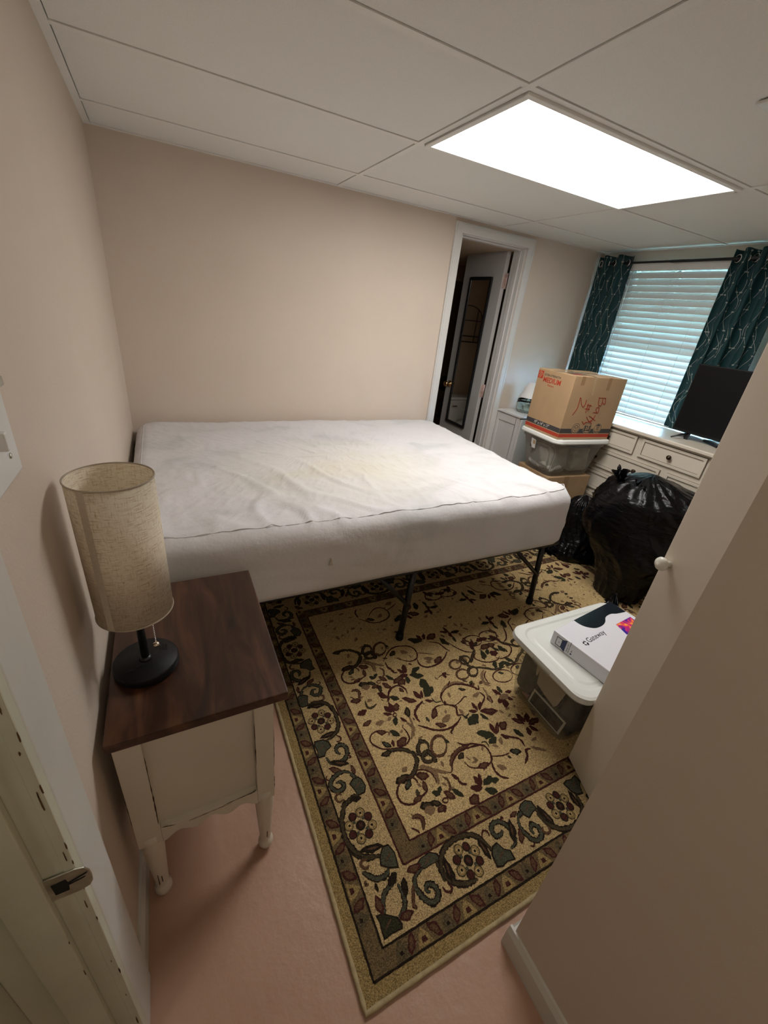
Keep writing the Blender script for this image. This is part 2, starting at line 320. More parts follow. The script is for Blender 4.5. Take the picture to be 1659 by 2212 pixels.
FIELD=[('s','O',0.011,[(0.777,-1.972),(0.817,-1.969),(0.858,-1.981),(0.888,-2.007),(0.906,-2.026)]),
('s','O',0.013,[(0.886,-2.002),(0.891,-2.027),(0.887,-2.044),(0.871,-2.064),(0.852,-2.078),(0.83,-2.084),(0.801,-2.079),(0.779,-2.082)]),
('l','O',0.35,(0.776,-2.085),(0.836,-2.074)),
('l','O',0.35,(0.772,-1.974),(0.819,-1.974)),
('s','M',0.005,[(0.841,-1.969),(0.803,-1.958),(0.781,-1.945),(0.761,-1.917),(0.763,-1.894),(0.783,-1.879),(0.812,-1.88),(0.842,-1.9)]),
('l','B',0.4,(0.797,-1.88),(0.833,-1.897)),
('l','G',0.4,(0.85,-1.894),(0.876,-1.93)),
('s','M',0.005,[(0.903,-1.898),(0.91,-1.927),(0.905,-1.955),(0.885,-1.968),(0.859,-1.971),(0.841,-1.969)]),
('s','K',0.012,[(0.93,-1.887),(0.943,-1.914),(0.936,-1.932),(0.911,-1.958)]),
('l','B',0.45,(0.846,-1.964),(0.898,-1.945)),
('l','T',0.35,(0.798,-1.925),(0.825,-1.958)),
('l','M',0.3,(0.841,-1.932),(0.833,-1.961)),
('s','B',0.008,[(0.734,-1.926),(0.734,-1.945),(0.748,-1.955),(0.777,-1.953)]),
('l','K',0.5,(0.732,-1.97),(0.766,-1.986)),
('l','O',0.5,(0.729,-1.997),(0.755,-2.008)),
('s','O',0.011,[(0.956,-2.017),(0.946,-2.028),(0.933,-2.034),(0.922,-2.034),(0.914,-2.027),(0.912,-2.015),(0.917,-2.001),(0.928,-1.989),(0.94,-1.982),(0.952,-1.983),(0.96,-1.99),(0.962,-2.003),(0.956,-2.017)]),
('s','O',0.011,[(0.956,-2.052),(0.948,-2.06),(0.937,-2.063),(0.926,-2.061),(0.917,-2.055),(0.914,-2.046),(0.917,-2.036),(0.925,-2.028),(0.936,-2.024),(0.948,-2.026),(0.956,-2.032),(0.959,-2.042),(0.956,-2.052)]),
('s','O',0.014,[(0.945,-2.021),(0.957,-2.054),(0.947,-2.073)]),
('s','O',0.012,[(0.936,-1.971),(0.953,-1.99)]),
('s','B',0.009,[(1.028,-2.035),(1.012,-2.051),(0.994,-2.059),(0.977,-2.058),(0.965,-2.048),(0.963,-2.031),(0.971,-2.012),(0.986,-1.995),(1.005,-1.986),(1.023,-1.986),(1.034,-1.997),(1.036,-2.015),(1.028,-2.035)]),
('l','G',0.5,(1.032,-2.009),(1.046,-2.027)),
('s','M',0.006,[(0.844,-2.084),(0.803,-2.084),(0.776,-2.101),(0.764,-2.12),(0.766,-2.144),(0.783,-2.161),(0.81,-2.167),(0.843,-2.157),(0.871,-2.145),(0.877,-2.12)]),
('l','B',0.3,(0.872,-2.112),(0.865,-2.154)),
('l','B',0.35,(0.804,-2.162),(0.846,-2.156)),
('l','B',0.45,(0.857,-2.087),(0.903,-2.108)),
('s','M',0.005,[(0.84,-2.084),(0.85,-2.099),(0.852,-2.114)]),
('l','T',0.35,(0.8,-2.119),(0.834,-2.09)),
('s','M',0.004,[(0.86,-2.073),(0.887,-2.076),(0.913,-2.097),(0.918,-2.122),(0.913,-2.141)]),
('s','K',0.013,[(0.884,-2.064),(0.91,-2.078),(0.927,-2.105),(0.92,-2.145)]),
('s','K',0.011,[(0.903,-2.073),(0.935,-2.099),(0.973,-2.124)]),
('s','M',0.006,[(0.974,-2.122),(0.989,-2.126),(1.008,-2.102),(1.039,-2.08),(1.071,-2.072),(1.113,-2.074),(1.156,-2.082),(1.171,-2.097),(1.17,-2.126),(1.154,-2.152),(1.122,-2.158),(1.09,-2.152),(1.064,-2.139),(1.055,-2.114)]),
('s','B',0.012,[(0.997,-2.107),(1.024,-2.081),(1.065,-2.065),(1.114,-2.064)]),
('l','B',0.35,(1.09,-2.152),(1.142,-2.154)),
('l','O',0.4,(1.04,-2.097),(1.074,-2.082)),
('s','M',0.004,[(1.168,-2.135),(1.202,-2.148),(1.231,-2.153),(1.244,-2.151)]),
('s','M',0.007,[(1.154,-2.152),(1.143,-2.185),(1.152,-2.212),(1.175,-2.228)]),
('s','M',0.006,[(1.074,-2.038),(1.097,-2.058),(1.13,-2.066),(1.167,-2.088)]),
('l','K',0.4,(1.096,-2.11),(1.108,-2.129)),
('l','K',0.4,(1.163,-2.174),(1.193,-2.196)),
('l','M',0.3,(1.205,-1.938),(1.241,-1.953)),
('l','M',0.35,(1.251,-1.957),(1.329,-1.985)),
('l','G',0.4,(1.166,-1.994),(1.235,-1.965)),
('l','G',0.3,(1.244,-1.966),(1.261,-2.004)),
('l','M',0.25,(1.244,-1.907),(1.245,-1.952)),
('l','M',0.25,(1.285,-1.917),(1.252,-1.952)),
('s','G',0.005,[(1.145,-1.941),(1.165,-1.941),(1.178,-1.955),(1.202,-1.947)]),
('l','G',0.4,(1.168,-1.953),(1.183,-1.965)),
('l','G',0.35,(1.173,-2.034),(1.238,-2.071)),
('l','M',0.3,(1.253,-2.018),(1.248,-2.07)),
('l','M',0.3,(1.289,-2.026),(1.253,-2.069)),
('l','B',0.5,(1.324,-2.037),(1.279,-2.061)),
('l','M',0.35,(1.264,-2.076),(1.285,-2.105)),
('l','G',0.4,(1.193,-2.091),(1.24,-2.079)),
('s','G',0.004,[(1.166,-2.075),(1.185,-2.08),(1.184,-2.102)]),
('l','K',0.35,(1.255,-2.085),(1.237,-2.114)),
('s','M',0.005,[(1.121,-1.871),(1.082,-1.869),(1.052,-1.891),(1.048,-1.914)]),
('s','M',0.005,[(1.121,-1.871),(1.147,-1.884),(1.162,-1.905),(1.149,-1.935),(1.17,-1.943)]),
('l','B',0.35,(1.04,-1.914),(1.08,-1.873)),
('s','M',0.007,[(0.966,-1.915),(0.988,-1.933),(1.016,-1.956),(1.049,-1.971),(1.096,-1.975),(1.131,-1.964),(1.16,-1.948)]),
('l','B',0.35,(1.036,-1.937),(1.077,-1.962)),
('s','M',0.006,[(1.1,-1.981),(1.08,-1.99),(1.078,-2.001)]),
('l','K',0.35,(1.068,-1.942),(1.12,-1.923)),
('s','M',0.009,[(1.043,-1.823),(1.01,-1.84),(0.985,-1.859),(0.979,-1.885),(0.983,-1.905)]),
('l','T',0.3,(1.017,-1.894),(1.02,-1.92)),
('l','M',0.4,(0.876,-1.785),(0.895,-1.824)),
('l','M',0.4,(0.904,-1.781),(0.902,-1.827)),
('l','B',0.5,(0.934,-1.79),(0.913,-1.825)),
('l','M',0.3,(0.858,-1.815),(0.891,-1.833)),
('l','G',0.35,(0.9,-1.846),(0.88,-1.884)),
('l','M',0.25,(0.915,-1.857),(0.933,-1.886)),
('l','K',0.4,(0.86,-1.854),(0.882,-1.841)),
('s','M',0.004,[(0.908,-1.841),(0.905,-1.845),(0.901,-1.846),(0.897,-1.846),(0.894,-1.844),(0.893,-1.84),(0.894,-1.836),(0.897,-1.833),(0.901,-1.831),(0.905,-1.831),(0.908,-1.834),(0.909,-1.837),(0.908,-1.841)]),
('s','M',0.004,[(0.712,-1.736),(0.741,-1.724),(0.767,-1.711),(0.794,-1.718)]),
('l','B',0.4,(0.753,-1.714),(0.8,-1.723)),
('s','O',0.008,[(0.813,-1.734),(0.809,-1.762),(0.822,-1.773),(0.852,-1.764)]),
('l','M',0.4,(0.756,-1.784),(0.802,-1.776)),
('s','M',0.004,[(0.739,-1.825),(0.764,-1.825),(0.786,-1.812),(0.796,-1.785)]),
('l','B',0.35,(0.758,-1.838),(0.8,-1.826)),
('l','K',0.4,(0.807,-1.849),(0.847,-1.849)),
('s','K',0.006,[(0.961,-1.827),(0.953,-1.869),(0.949,-1.9),(0.941,-1.924)]),
('l','O',0.35,(0.965,-1.823),(0.949,-1.87)),
('s','M',0.004,[(0.92,-2.204),(0.916,-2.207),(0.912,-2.208),(0.907,-2.207),(0.903,-2.204),(0.901,-2.2),(0.902,-2.197),(0.906,-2.194),(0.911,-2.193),(0.916,-2.194),(0.919,-2.196),(0.921,-2.2),(0.92,-2.204)]),
('l','O',0.35,(0.861,-2.184),(0.893,-2.207)),
('l','B',0.35,(0.921,-2.211),(0.95,-2.252)),
('l','B',0.4,(0.866,-2.222),(0.901,-2.212)),
('l','O',0.35,(0.907,-2.218),(0.893,-2.255)),
('l','M',0.3,(0.903,-2.213),(0.886,-2.232)),
('l','G',0.3,(0.954,-2.177),(0.979,-2.216)),
('l','G',0.5,(0.881,-2.159),(0.906,-2.177)),
('l','G',0.35,(0.922,-2.153),(0.9,-2.173)),
('s','B',0.007,[(0.946,-2.128),(0.958,-2.146),(0.951,-2.17),(0.937,-2.184)]),
('l','B',0.4,(0.921,-2.173),(0.948,-2.209)),
('l','O',0.5,(0.817,-2.185),(0.867,-2.198)),
('l','K',0.5,(0.824,-2.203),(0.865,-2.209)),
('l','M',0.4,(1.017,-2.201),(1.055,-2.213)),
('l','M',0.35,(1.055,-2.17),(1.06,-2.211)),
('l','M',0.25,(1.079,-2.169),(1.063,-2.208)),
('l','G',0.35,(1.07,-2.211),(1.118,-2.196)),
('l','G',0.4,(1.064,-2.225),(1.104,-2.25)),
('l','M',0.4,(1.038,-2.222),(1.063,-2.2)),
('l','M',0.3,(0.982,-2.132),(0.998,-2.162)),
('s','M',0.007,[(0.992,-2.161),(1.0,-2.177),(1.015,-2.184)]),
('l','G',0.4,(1.099,-2.206),(1.137,-2.217)),
('s','B',0.011,[(0.776,-2.204),(0.792,-2.203),(0.805,-2.213),(0.804,-2.23),(0.793,-2.248)]),
('l','T',0.35,(0.735,-2.224),(0.76,-2.224)),
('s','M',0.004,[(0.759,-2.227),(0.772,-2.24),(0.778,-2.251)]),
('l','B',0.5,(0.985,-2.244),(1.031,-2.231)),
('s','B',0.006,[(0.765,-2.107),(0.76,-2.113),(0.752,-2.116),(0.744,-2.115),(0.738,-2.111),(0.736,-2.103),(0.738,-2.095),(0.743,-2.089),(0.751,-2.085),(0.759,-2.086),(0.765,-2.091),(0.767,-2.099),(0.765,-2.107)]),
('l','K',0.5,(0.741,-2.066),(0.772,-2.079)),
('l','O',0.45,(0.731,-2.045),(0.76,-2.045)),
('l','O',0.45,(0.733,-1.921),(0.757,-1.926)),
('l','K',0.5,(0.818,-2.056),(0.843,-2.048)),
('s','M',0.008,[(1.125,-1.862),(1.133,-1.832),(1.173,-1.803),(1.221,-1.796),(1.27,-1.814),(1.302,-1.84),(1.317,-1.863),(1.331,-1.843)]),
('s','K',0.009,[(1.149,-1.813),(1.185,-1.794),(1.232,-1.789),(1.276,-1.806)]),
('s','M',0.006,[(1.312,-1.875),(1.319,-1.903),(1.287,-1.928),(1.26,-1.942)]),
('s','M',0.004,[(1.165,-1.894),(1.2,-1.885),(1.228,-1.872),(1.244,-1.875)]),
('s','M',0.004,[(1.124,-1.859),(1.14,-1.879),(1.169,-1.896),(1.161,-1.915),(1.153,-1.935)]),
('s','M',0.005,[(1.22,-1.775),(1.194,-1.795)]),
('l','K',0.3,(1.177,-1.824),(1.17,-1.852)),
('l','K',0.35,(1.268,-1.884),(1.309,-1.88)),
('l','O',0.3,(1.231,-1.825),(1.261,-1.843)),
('l','M',0.35,(0.967,-1.777),(1.02,-1.816)),
('l','M',0.35,(1.031,-1.762),(1.045,-1.811)),
('l','G',0.45,(1.097,-1.715),(1.098,-1.781)),
('l','G',0.45,(1.127,-1.772),(1.065,-1.806)),
('l','M',0.25,(1.066,-1.772),(1.052,-1.81)),
('s','G',0.005,[(1.09,-1.822),(1.096,-1.848),(1.123,-1.852)]),
('l','M',0.3,(1.055,-1.823),(1.09,-1.84)),
('s','M',0.008,[(1.046,-1.823),(1.014,-1.835),(1.004,-1.842)]),
('l','B',0.35,(0.968,-1.696),(1.035,-1.671)),
('l','G',0.35,(1.059,-1.677),(1.122,-1.707)),
('l','M',0.35,(1.062,-1.611),(1.049,-1.663)),
('l','M',0.35,(1.021,-1.628),(1.047,-1.662)),
('l','G',0.4,(1.032,-1.72),(1.046,-1.679)),
('l','G',0.3,(1.129,-1.65),(1.074,-1.672)),
('s','M',0.008,[(0.904,-1.774),(0.918,-1.743),(0.939,-1.72),(0.966,-1.71),(0.989,-1.715),(1.004,-1.739),(1.001,-1.766)]),
('l','M',0.4,(0.879,-1.713),(0.91,-1.755)),
('l','G',0.4,(0.92,-1.75),(0.955,-1.779)),
('s','M',0.006,[(0.904,-1.774),(0.902,-1.788),(0.905,-1.807)]),
('l','B',0.4,(0.981,-1.724),(0.991,-1.753)),
('s','M',0.006,[(0.982,-1.563),(1.006,-1.539),(1.046,-1.507),(1.094,-1.5),(1.147,-1.52),(1.164,-1.557),(1.147,-1.598),(1.11,-1.608),(1.076,-1.59),(1.044,-1.56)]),
('l','O',0.4,(1.027,-1.546),(1.064,-1.521)),
('s','M',0.008,[(1.143,-1.604),(1.139,-1.643),(1.168,-1.668),(1.217,-1.669),(1.269,-1.65),(1.313,-1.615)]),
('l','B',0.4,(1.211,-1.659),(1.266,-1.634)),
('s','M',0.004,[(1.162,-1.572),(1.198,-1.587),(1.237,-1.608)]),
('s','M',0.006,[(1.258,-1.527),(1.3,-1.55),(1.314,-1.592),(1.328,-1.621)]),
('s','M',0.006,[(0.988,-1.569),(0.987,-1.608),(1.005,-1.634)]),
('l','K',0.4,(1.09,-1.531),(1.12,-1.557)),
('l','K',0.4,(1.174,-1.615),(1.221,-1.632)),
('l','G',0.35,(1.162,-1.474),(1.23,-1.512)),
('l','B',0.4,(1.258,-1.51),(1.324,-1.486)),
('l','M',0.35,(1.219,-1.462),(1.234,-1.506)),
('l','M',0.3,(1.265,-1.465),(1.242,-1.505)),
('l','M',0.3,(1.351,-1.483),(1.403,-1.501)),
('l','M',0.3,(1.388,-1.46),(1.397,-1.499)),
('l','G',0.3,(1.404,-1.51),(1.461,-1.512)),
('l','M',0.35,(1.397,-1.499),(1.396,-1.542)),
('l','G',0.35,(1.326,-1.522),(1.347,-1.583)),
('l','G',0.3,(1.401,-1.535),(1.394,-1.576)),
('s','O',0.01,[(1.389,-1.703),(1.378,-1.712),(1.364,-1.717),(1.35,-1.716),(1.34,-1.709),(1.338,-1.698),(1.342,-1.686),(1.353,-1.676),(1.367,-1.671),(1.381,-1.673),(1.391,-1.68),(1.394,-1.691),(1.389,-1.703)]),
('s','O',0.011,[(1.38,-1.776),(1.369,-1.786),(1.355,-1.791),(1.342,-1.79),(1.333,-1.783),(1.331,-1.772),(1.337,-1.759),(1.348,-1.749),(1.362,-1.744),(1.376,-1.745),(1.384,-1.752),(1.386,-1.763),(1.38,-1.776)]),
('s','O',0.013,[(1.354,-1.662),(1.358,-1.721),(1.37,-1.75)]),
('s','O',0.01,[(1.372,-1.747),(1.423,-1.768),(1.47,-1.795),(1.53,-1.799)]),
('s','O',0.011,[(1.381,-1.721),(1.421,-1.682),(1.456,-1.655)]),
('s','B',0.008,[(1.33,-1.711),(1.318,-1.721),(1.302,-1.726),(1.286,-1.724),(1.275,-1.716),(1.271,-1.704),(1.276,-1.691),(1.287,-1.681),(1.303,-1.676),(1.319,-1.677),(1.331,-1.686),(1.335,-1.698),(1.33,-1.711)]),
('s','B',0.008,[(1.329,-1.774),(1.316,-1.785),(1.299,-1.79),(1.283,-1.788),(1.272,-1.779),(1.268,-1.767),(1.273,-1.753),(1.285,-1.742),(1.302,-1.737),(1.318,-1.739),(1.33,-1.748),(1.334,-1.761),(1.329,-1.774)]),
('s','M',0.006,[(1.531,-1.616),(1.512,-1.63),(1.486,-1.635),(1.46,-1.631),(1.44,-1.618),(1.432,-1.601),(1.437,-1.583),(1.456,-1.569),(1.482,-1.563),(1.509,-1.567),(1.529,-1.579),(1.537,-1.598),(1.531,-1.616)]),
('s','M',0.006,[(1.349,-1.559),(1.374,-1.614),(1.399,-1.647),(1.434,-1.665)]),
('l','B',0.35,(1.423,-1.594),(1.459,-1.565)),
('l','O',0.3,(1.459,-1.632),(1.502,-1.614)),
('s','M',0.006,[(1.449,-1.673),(1.42,-1.697),(1.435,-1.727),(1.473,-1.749),(1.521,-1.751),(1.548,-1.736)]),
('l','M',0.5,(1.513,-1.7),(1.558,-1.716)),
('l','O',0.4,(1.465,-1.698),(1.462,-1.728)),
('l','M',0.4,(1.524,-1.605),(1.572,-1.609)),
('l','B',0.4,(1.521,-1.654),(1.583,-1.66)),
('l','G',0.4,(1.589,-1.671),(1.597,-1.722)),
('l','M',0.4,(1.589,-1.598),(1.622,-1.631)),
('l','M',0.4,(1.616,-1.62),(1.623,-1.657)),
('l','G',0.35,(1.565,-1.75),(1.594,-1.792)),
('l','G',0.35,(1.528,-1.768),(1.573,-1.799)),
('l','G',0.35,(1.55,-1.673),(1.574,-1.706)),
('s','K',0.011,[(1.415,-1.778),(1.379,-1.807),(1.369,-1.844),(1.384,-1.867)]),
('s','M',0.005,[(1.525,-1.858),(1.506,-1.871),(1.48,-1.875),(1.454,-1.87),(1.435,-1.858),(1.427,-1.841),(1.434,-1.824),(1.452,-1.811),(1.479,-1.806),(1.505,-1.811),(1.525,-1.824),(1.532,-1.841),(1.525,-1.858)]),
('s','M',0.005,[(1.421,-1.787),(1.392,-1.812),(1.385,-1.857)]),
('l','T',0.4,(1.47,-1.816),(1.496,-1.83)),
('l','M',0.45,(1.358,-1.956),(1.401,-1.935)),
('l','M',0.35,(1.376,-1.884),(1.4,-1.925)),
('l','M',0.45,(1.373,-1.986),(1.4,-1.947)),
('l','M',0.35,(1.411,-1.939),(1.433,-1.966)),
('l','G',0.35,(1.411,-1.877),(1.409,-1.919)),
('l','B',0.35,(1.339,-1.898),(1.329,-1.945)),
('l','K',0.4,(1.376,-1.938),(1.432,-1.934)),
('l','M',0.35,(1.425,-1.919),(1.46,-1.925)),
('l','M',0.35,(1.358,-2.035),(1.396,-2.078)),
('l','M',0.4,(1.392,-2.025),(1.404,-2.073)),
('l','M',0.4,(1.441,-2.039),(1.411,-2.076)),
('l','M',0.4,(1.474,-2.078),(1.408,-2.086)),
('l','G',0.35,(1.33,-2.077),(1.349,-2.122)),
('l','M',0.35,(1.404,-2.09),(1.426,-2.126)),
('l','M',0.4,(1.379,-2.128),(1.396,-2.092)),
('s','M',0.004,[(1.179,-1.739),(1.215,-1.731),(1.243,-1.746)]),
('l','M',0.4,(1.216,-1.725),(1.212,-1.755)),
('l','M',0.4,(1.232,-1.724),(1.204,-1.738)),
('s','K',0.008,[(1.345,-1.859),(1.336,-1.91),(1.327,-1.944)]),
('s','M',0.008,[(1.338,-2.171),(1.316,-2.169),(1.3,-2.192),(1.271,-2.21)]),
('s','K',0.01,[(1.343,-2.165),(1.371,-2.187),(1.393,-2.2)]),
('l','T',0.4,(1.249,-2.147),(1.295,-2.166)),
('l','O',0.4,(1.228,-2.158),(1.238,-2.172)),
('s','M',0.007,[(1.264,-2.077),(1.292,-2.099),(1.324,-2.122),(1.322,-2.157)])]
LBORD=[('s','O',0.013,[(0.597,-1.658),(0.627,-1.665),(0.651,-1.681),(0.67,-1.71),(0.676,-1.754),(0.667,-1.799),(0.652,-1.82),(0.626,-1.835),(0.596,-1.842)]),
('l','D',0.3,(0.584,-1.824),(0.649,-1.818)),
('l','D',0.3,(0.584,-1.676),(0.648,-1.69)),
('p','T',[(0.563,-1.832),(0.592,-1.836),(0.607,-1.85),(0.61,-1.869),(0.589,-1.878),(0.579,-1.893),(0.557,-1.891),(0.562,-1.867),(0.558,-1.848)]),
('s','T',0.013,[(0.581,-1.902),(0.592,-1.93),(0.621,-1.939),(0.647,-1.93),(0.662,-1.911),(0.66,-1.888),(0.646,-1.876),(0.629,-1.881),(0.626,-1.899),(0.635,-1.911)]),
('l','D',0.3,(0.587,-1.925),(0.652,-1.956)),
('l','B',0.3,(0.577,-1.944),(0.618,-1.975)),
('s','T',0.013,[(0.644,-1.988),(0.62,-1.975),(0.59,-1.978),(0.571,-1.989),(0.564,-2.007),(0.575,-2.028),(0.596,-2.03),(0.607,-2.018),(0.598,-2.003),(0.583,-2.003)]),
('s','T',0.012,[(0.644,-1.988),(0.648,-2.002),(0.655,-2.024)]),
('p','T',[(0.662,-2.014),(0.67,-2.027),(0.673,-2.049),(0.662,-2.066),(0.64,-2.066),(0.636,-2.046),(0.629,-2.025),(0.642,-2.015)]),
('s','M',0.005,[(0.646,-1.834),(0.658,-1.848),(0.652,-1.861),(0.637,-1.859)]),
('s','M',0.005,[(0.657,-1.923),(0.666,-1.934),(0.658,-1.937)]),
('s','B',0.007,[(0.592,-2.063),(0.571,-2.063),(0.566,-2.046),(0.578,-2.038),(0.588,-2.047)]),
('s','M',0.004,[(0.566,-1.987),(0.557,-1.977),(0.563,-1.967)]),
('s','O',0.013,[(0.638,-2.065),(0.603,-2.073),(0.573,-2.083)]),
('l','D',0.35,(0.607,-2.072),(0.647,-2.08)),
('l','B',0.3,(0.654,-1.962),(0.659,-1.997))]
CORN=[('s','T',0.011,[(0.66,-2.313),(0.638,-2.329),(0.607,-2.341),(0.592,-2.362),(0.589,-2.383)]),
('s','T',0.011,[(0.65,-2.337),(0.655,-2.36),(0.652,-2.379),(0.642,-2.394),(0.62,-2.404)]),
('p','G',[(0.566,-2.38),(0.582,-2.382),(0.613,-2.403),(0.618,-2.418),(0.614,-2.426),(0.589,-2.424),(0.566,-2.426),(0.567,-2.408),(0.569,-2.393)]),
('l','D',0.4,(0.624,-2.334),(0.659,-2.31)),
('l','D',0.35,(0.674,-2.33),(0.658,-2.374)),
('l','B',0.35,(0.58,-2.335),(0.582,-2.382)),
('l','B',0.35,(0.619,-2.409),(0.665,-2.41)),
('p','T',[(0.734,-2.318),(0.746,-2.312),(0.777,-2.31),(0.795,-2.321),(0.798,-2.337),(0.767,-2.336),(0.745,-2.337),(0.735,-2.33)]),
('s','T',0.013,[(0.737,-2.335),(0.71,-2.342),(0.696,-2.361),(0.7,-2.384),(0.71,-2.405),(0.728,-2.417),(0.747,-2.409),(0.751,-2.394),(0.743,-2.379),(0.728,-2.375),(0.721,-2.385),(0.731,-2.393)]),
('s','O',0.013,[(0.785,-2.336),(0.788,-2.36),(0.794,-2.387),(0.811,-2.406),(0.846,-2.421),(0.878,-2.424)]),
('l','D',0.3,(0.807,-2.34),(0.815,-2.4)),
('l','B',0.35,(0.689,-2.323),(0.739,-2.325)),
('s','B',0.008,[(0.691,-2.359),(0.68,-2.379),(0.671,-2.4),(0.678,-2.407)]),
('s','M',0.006,[(0.769,-2.397),(0.773,-2.41),(0.786,-2.416),(0.794,-2.408),(0.788,-2.395)]),
('s','O',0.013,[(0.557,-2.175),(0.562,-2.204),(0.572,-2.227),(0.6,-2.246),(0.636,-2.255)]),
('p','T',[(0.651,-2.24),(0.668,-2.242),(0.676,-2.265),(0.674,-2.281),(0.67,-2.3),(0.646,-2.291),(0.628,-2.277),(0.634,-2.259)]),
('l','D',0.3,(0.581,-2.22),(0.654,-2.235)),
('s','B',0.007,[(0.594,-2.248),(0.576,-2.245),(0.571,-2.256),(0.582,-2.268),(0.593,-2.263)]),
('s','T',0.012,[(0.567,-2.271),(0.58,-2.285),(0.595,-2.3),(0.616,-2.306),(0.635,-2.303),(0.642,-2.294)]),
('l','D',0.3,(0.591,-2.309),(0.591,-2.332)),
('s','B',0.006,[(0.568,-2.293),(0.564,-2.303),(0.574,-2.304)])]
HAND=[[(0.0684,0.1689),(0.0935,0.2139),(0.0947,0.2557),(0.0936,0.2878),(0.1221,0.2425),(0.1415,0.2267),(0.1533,0.2433),(0.1528,0.2734)],[(0.1807,0.1873),(0.1795,0.2486)],[(0.1946,0.1994),(0.2015,0.2421)],[(0.1653,0.2154),(0.2086,0.2116)],[(0.1741,0.2391),(0.2173,0.2354)],[(0.2571,0.2904),(0.3258,0.2901)],[(0.2645,0.2883),(0.2698,0.2556),(0.2805,0.2392),(0.3,0.2397),(0.3054,0.2565),(0.2988,0.2846)],[(0.3119,0.2566),(0.3293,0.2475),(0.3325,0.2619),(0.3236,0.2877)],[(0.248,0.1884),(0.2697,0.1912),(0.2936,0.1892),(0.2946,0.2085),(0.2903,0.2252),(0.274,0.2248),(0.2665,0.2127),(0.2827,0.1914)],[(0.2252,0.1664),(0.262,0.1499),(0.2959,0.1331)],[(0.2783,0.172),(0.2707,0.1451),(0.2542,0.1229)],[(0.2026,0.1588),(0.2293,0.1349),(0.2728,0.1107)],[(0.2608,0.1377),(0.2346,0.1227),(0.2097,0.1201),(0.1988,0.1078),(0.1734,0.1295)]]
# ------------------------------------------------------------------ room shell
ZT = 2.14
def wallmb(boxes, name, m=None):
    b = MB()
    for q in boxes: b.box(*q)
    return struct(b.build(name, m or M['wall']))
wallmb([((-.116, -2.345, 0), (0, .12, ZT)), ((-.116, -3.20, 2.03), (0, -2.345, ZT)), ((-.116, -4.1, 0), (0, -3.20, ZT))], 'wall_left')
wallmb([((0, 0, 0), (2.10, .12, ZT)), ((2.695, 0, 0), (3.75, .12, ZT)), ((2.10, 0, 2.025), (2.695, .12, ZT))], 'wall_far')
wallmb([((WX, -2.69, 0), (3.65, -1.33, ZT)), ((WX, -.25, 0), (3.65, 0, ZT)), ((WX, -1.33, 0), (3.65, -.25, .92)), ((WX, -1.33, 2.03), (3.65, -.25, ZT))], 'wall_window')
wallmb([((.87, -2.69, 0), (1.30, -2.572, ZT)), ((2.05, -2.69, 0), (WX, -2.572, ZT)), ((1.30, -2.69, 2.03), (2.05, -2.572, ZT))], 'wall_near')
wallmb([((.87, -4.1, 0), (.99, -2.69, ZT))], 'wall_corridor')
wallmb([((-.116, -4.2, 0), (3.65, -4.1, ZT))], 'wall_back')
wallmb([((1.2, -3.35, 0), (2.2, -3.3, ZT)), ((.99, -3.3, 0), (1.2, -2.69, ZT)), ((2.15, -3.3, 0), (2.2, -2.69, ZT))], 'wall_closet')
wallmb([((-1.5, -4.2, 0), (-1.42, -.8, ZT)), ((-1.5, -4.28, 0), (-.116, -4.2, ZT)), ((-1.5, -.9, 0), (-.116, -.8, ZT)), ((-1.5, -4.28, ZT), (-.116, -.8, ZT+.04))], 'wall_hall', M['wallhall'])
struct(MB().box((-1.5, -4.3, -.06), (3.7, 1.75, 0)).build('floor', M['floor']))
XS = [0, 1.207, 2.426, WX]; YS = [0, -.314, -.924, -1.533, -2.143, -2.752, -3.362, -4.1]
t = MB(); t.box((-.11, -4.2, 2.112), (3.65, .1, ZT), 1)
g = 0.012
for i in range(3):
    for j in range(7):
        if i == 1 and j == 2: continue
        x0 = XS[i]+(g if i else .026)+.003; x1 = XS[i+1]-(g if i < 2 else .022)-.003; y1 = YS[j]-(g if j else .020)-.003; y0 = YS[j+1]+g+.003
        t.box((x0, y0, 2.1035), (x1, y1, 2.1115), 0)
struct(t.build('ceiling', [M['tile'], M['plenum']]))
b = MB()
for x in XS[1:3]: b.box((x-g, -4.1, 2.100), (x+g, 0, 2.1115))
for y in YS[1:7]:
    for i in range(3): b.box((XS[i]+(g if i else .026), y-g, 2.1002), (XS[i+1]-(g if i < 2 else .022), y+g, 2.1115))
b.box((0, -4.1, 2.099), (.026, 0, 2.1115)); b.box((WX-.022, -2.57, 2.099), (WX, 0, 2.1115)); b.box((.026, -.020, 2.099), (WX-.022, 0, 2.1115))
struct(b.build('trim_1', M['grid']))
# ceiling light
cl = empty('ceiling_light', (1.8165, -1.2285, 2.09), label='long lit ceiling light panel with ribbed white lens set into the grid ceiling', cat='ceiling light')
b = MB(); X0, X1, Y0, Y1 = -.595, .595, -.292, .292
for q in (((X0, Y0, .002), (X1, Y0+.022, .022)), ((X0, Y1-.022, .002), (X1, Y1, .022)), ((X0, Y0+.022, .002), (X0+.022, Y1-.022, .022)), ((X1-.022, Y0+.022, .002), (X1, Y1-.022, .022))): b.box(*q)
b.build('light_frame', M['grid'], cl, .003)
ln = MB(); ln.box((X0+.022, Y0+.022, .008), (X1-.022, Y1-.022, .014)); ln.build('diffuser', M['lens'], cl)
# air register at the right edge
v = empty('ceiling_vent', (1.86, -1.97, 2.08), label='small pale metal vent plate on the ceiling at the right edge', cat='vent')
b = MB(); b.box((-.17, -.09, .012), (.17, .09, .0195)); b.build('vent_plate', M['white'], v, .002)
b = MB()
for k in range(7): b.box((-.145, -.07+k*.021, .004), (.145, -.062+k*.021, .012))
b.build('vent_louvres', M['steel'], v)
